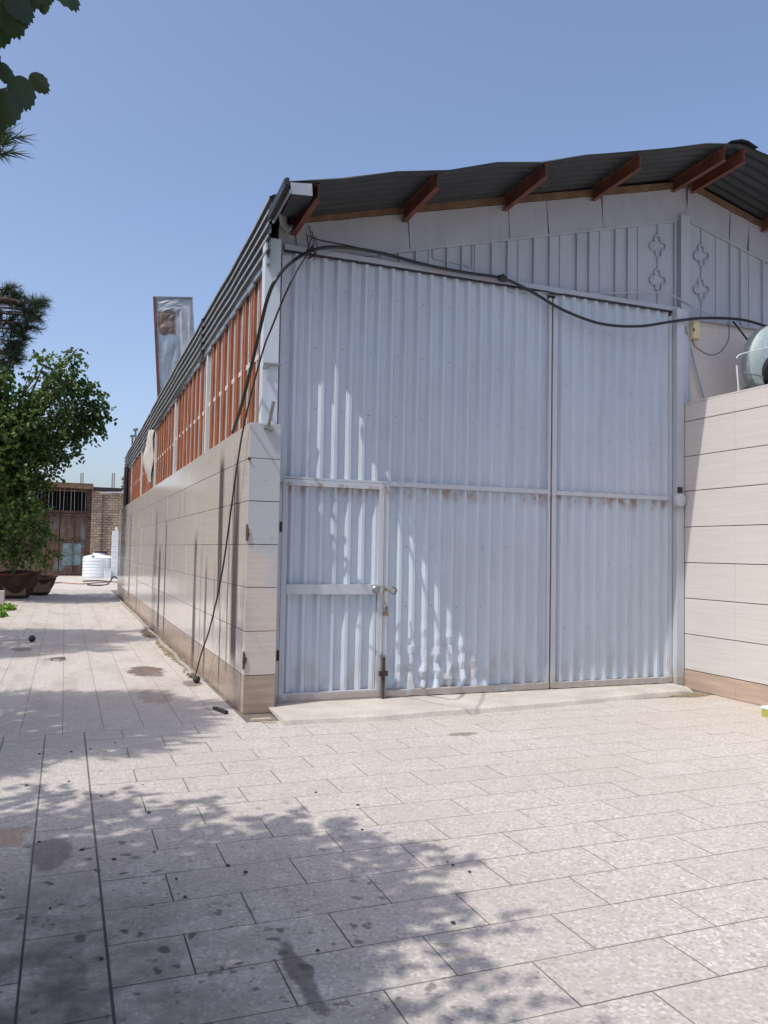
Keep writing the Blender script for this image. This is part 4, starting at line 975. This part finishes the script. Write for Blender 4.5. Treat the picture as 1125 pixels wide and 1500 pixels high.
# mulberry over the tubs
def cl(px, py, r, Y): p = onY(px, py, Y); return ((p.x, p.y, p.z), r*Y*.92/F)
far_cl = [cl(14, 610, 46, 24.5), cl(58, 640, 46, 25), cl(72, 575, 30, 24.5), cl(64, 535, 16, 24.4), cl(104, 560, 26, 25), cl(98, 530, 12, 25), cl(112, 512, 9, 25.2), cl(118, 615, 32, 25.4), cl(145, 606, 17, 25.6), cl(128, 575, 18, 25.5), cl(140, 585, 8, 25.5), cl(155, 592, 7, 25.5), cl(110, 638, 14, 25.3), cl(92, 660, 12, 25), cl(105, 664, 7, 25), cl(78, 655, 14, 25),
    cl(34, 690, 42, 24.5), cl(5, 700, 50, 25), cl(28, 745, 34, 24), cl(10, 790, 40, 25.5), cl(50, 780, 22, 24.6), cl(62, 812, 12, 24.6), cl(44, 735, 20, 25), cl(-45, 590, 75, 25), cl(-60, 700, 80, 26), cl(-30, 780, 45, 26), cl(-120, 620, 90, 26), cl(12, 545, 18, 24), cl(30, 655, 40, 27), cl(-20, 650, 60, 24.2)]
broad_tree('bushy green mulberry tree leaning over the rusty tubs and the far gate', (-3.4, 26, 0), (-3.1, 25.8, 2.6), far_cl, 4200, 7, .125, .10, 'mul')
# pines beside the alley
def needle_t(L, n, wd):
    vs = []; fs = []
    for i in range(n):
        t = rng.uniform(0, 6.283); sp = rng.uniform(.15, 1.05); d = np.array([math.cos(sp), math.sin(sp)*math.cos(t), math.sin(sp)*math.sin(t)])
        b0 = np.array([rng.uniform(-.10, .10), 0, 0]); e = b0+d*L*rng.uniform(.7, 1.1); s_ = np.cross(d, rng.normal(size=3)); s_ /= np.linalg.norm(s_); o = len(vs)
        vs += [tuple(b0-s_*wd/2), tuple(b0+s_*wd/2), tuple(e)]; fs.append((o, o+1, o+2))
    return vs, fs
def pine(label, base, top, clumps, n_tufts, extra=None, L=.15, wd=.006, nn=44):
    T = thing('pine_tree', label, 'tree', base); m = MB(); base = Vector(base); top = Vector(top)
    branch(m, base-Vector((0, 0, .1)), top, .17, .03, .02, 5); cen = []; dirs = []
    wts = np.array([r**2 for _, r in clumps]); wts = wts/wts.sum()
    for ci_, (c, r) in enumerate(clumps):
        c = Vector(c); t = max(.25, min(.98, (c.z-.5-base.z)/(top.z-base.z))); a = base.lerp(top, t); branch(m, a, c, .045, .012, .06, ci_)
        nt = max(11, int(n_tufts*wts[ci_]))
        D = rng.normal(size=(nt, 3)); D /= np.linalg.norm(D, axis=1)[:, None]; S = np.array(c)+D*(r*rng.uniform(.15, 1, nt)**.5)[:, None]*np.array([1, 1, .75])
        out = (np.array(c)-np.array(a)); out = out/np.linalg.norm(out)
        cen.append(S); dirs.append(D*.7+out*.5+np.array([0, 0, .45]))
        for q in range(min(nt, 10)): m.tube([c.lerp(a, .2), Vector(S[q])], .006, 5, .003)
    m.build('trunk', 'bark', T); tv, tf = needle_t(L, nn, wd)
    leaf_cloud('crown', 'pine', np.concatenate(cen), tv, tf, .2, (.8, 1.2), np.concatenate(dirs), T, 'stuff')
    return T
def ring(cx, cy, levels, seed):
    rr = random.Random(seed); out = []
    for (z, R, n, r) in levels:
        for i in range(n): t = 2*math.pi*i/n+rr.uniform(-.3, .3); out.append(((cx+R*math.cos(t)*rr.uniform(.8, 1.05), cy+R*math.sin(t)*rr.uniform(.8, 1.05), z+rr.uniform(-.2, .2)), r))
    return out
p1 = ring(-2.75, 7.0, [(3.3, 1.2, 8, .5), (3.8, 1.25, 9, .5), (4.3, 1.3, 9, .5), (4.9, 1.25, 8, .5), (5.5, .9, 6, .45), (6.0, .4, 4, .4)], 4)
q = onY(3, 215, 7.2); p1 += [((q.x-.02, q.y, q.z), .17), ((q.x-.25, q.y, q.z+.02), .22)]
pine('pine tree whose needle tuft pokes out high above the near alley', (-2.75, 7.0, 0), (-2.7, 7.0, 6.2), p1, 3000, L=.16, wd=.011)
p2 = ring(-3.9, 13.6, [(3.8, 1.8, 8, .55), (4.7, 1.9, 9, .6), (5.6, 1.7, 8, .6), (6.4, 1.2, 7, .5), (7.2, .6, 5, .45), (7.8, .2, 2, .4)], 8)
for (px, py, r) in ((12, 425, 13), (20, 440, 12), (40, 455, 14), (52, 445, 10), (50, 462, 9), (38, 475, 15), (10, 470, 22), (20, 500, 20), (5, 520, 25), (30, 485, 12), (0, 440, 14), (22, 520, 14)): p2.append(cl(px, py, r, 15.3))
pine('taller pine tree with feathery branch tips behind the mulberry', (-3.9, 13.6, 0), (-3.85, 13.6, 8.0), p2, 3000, L=.20, wd=.011)
for o in ROOTS:
    if '_w' in o: del o['_w']
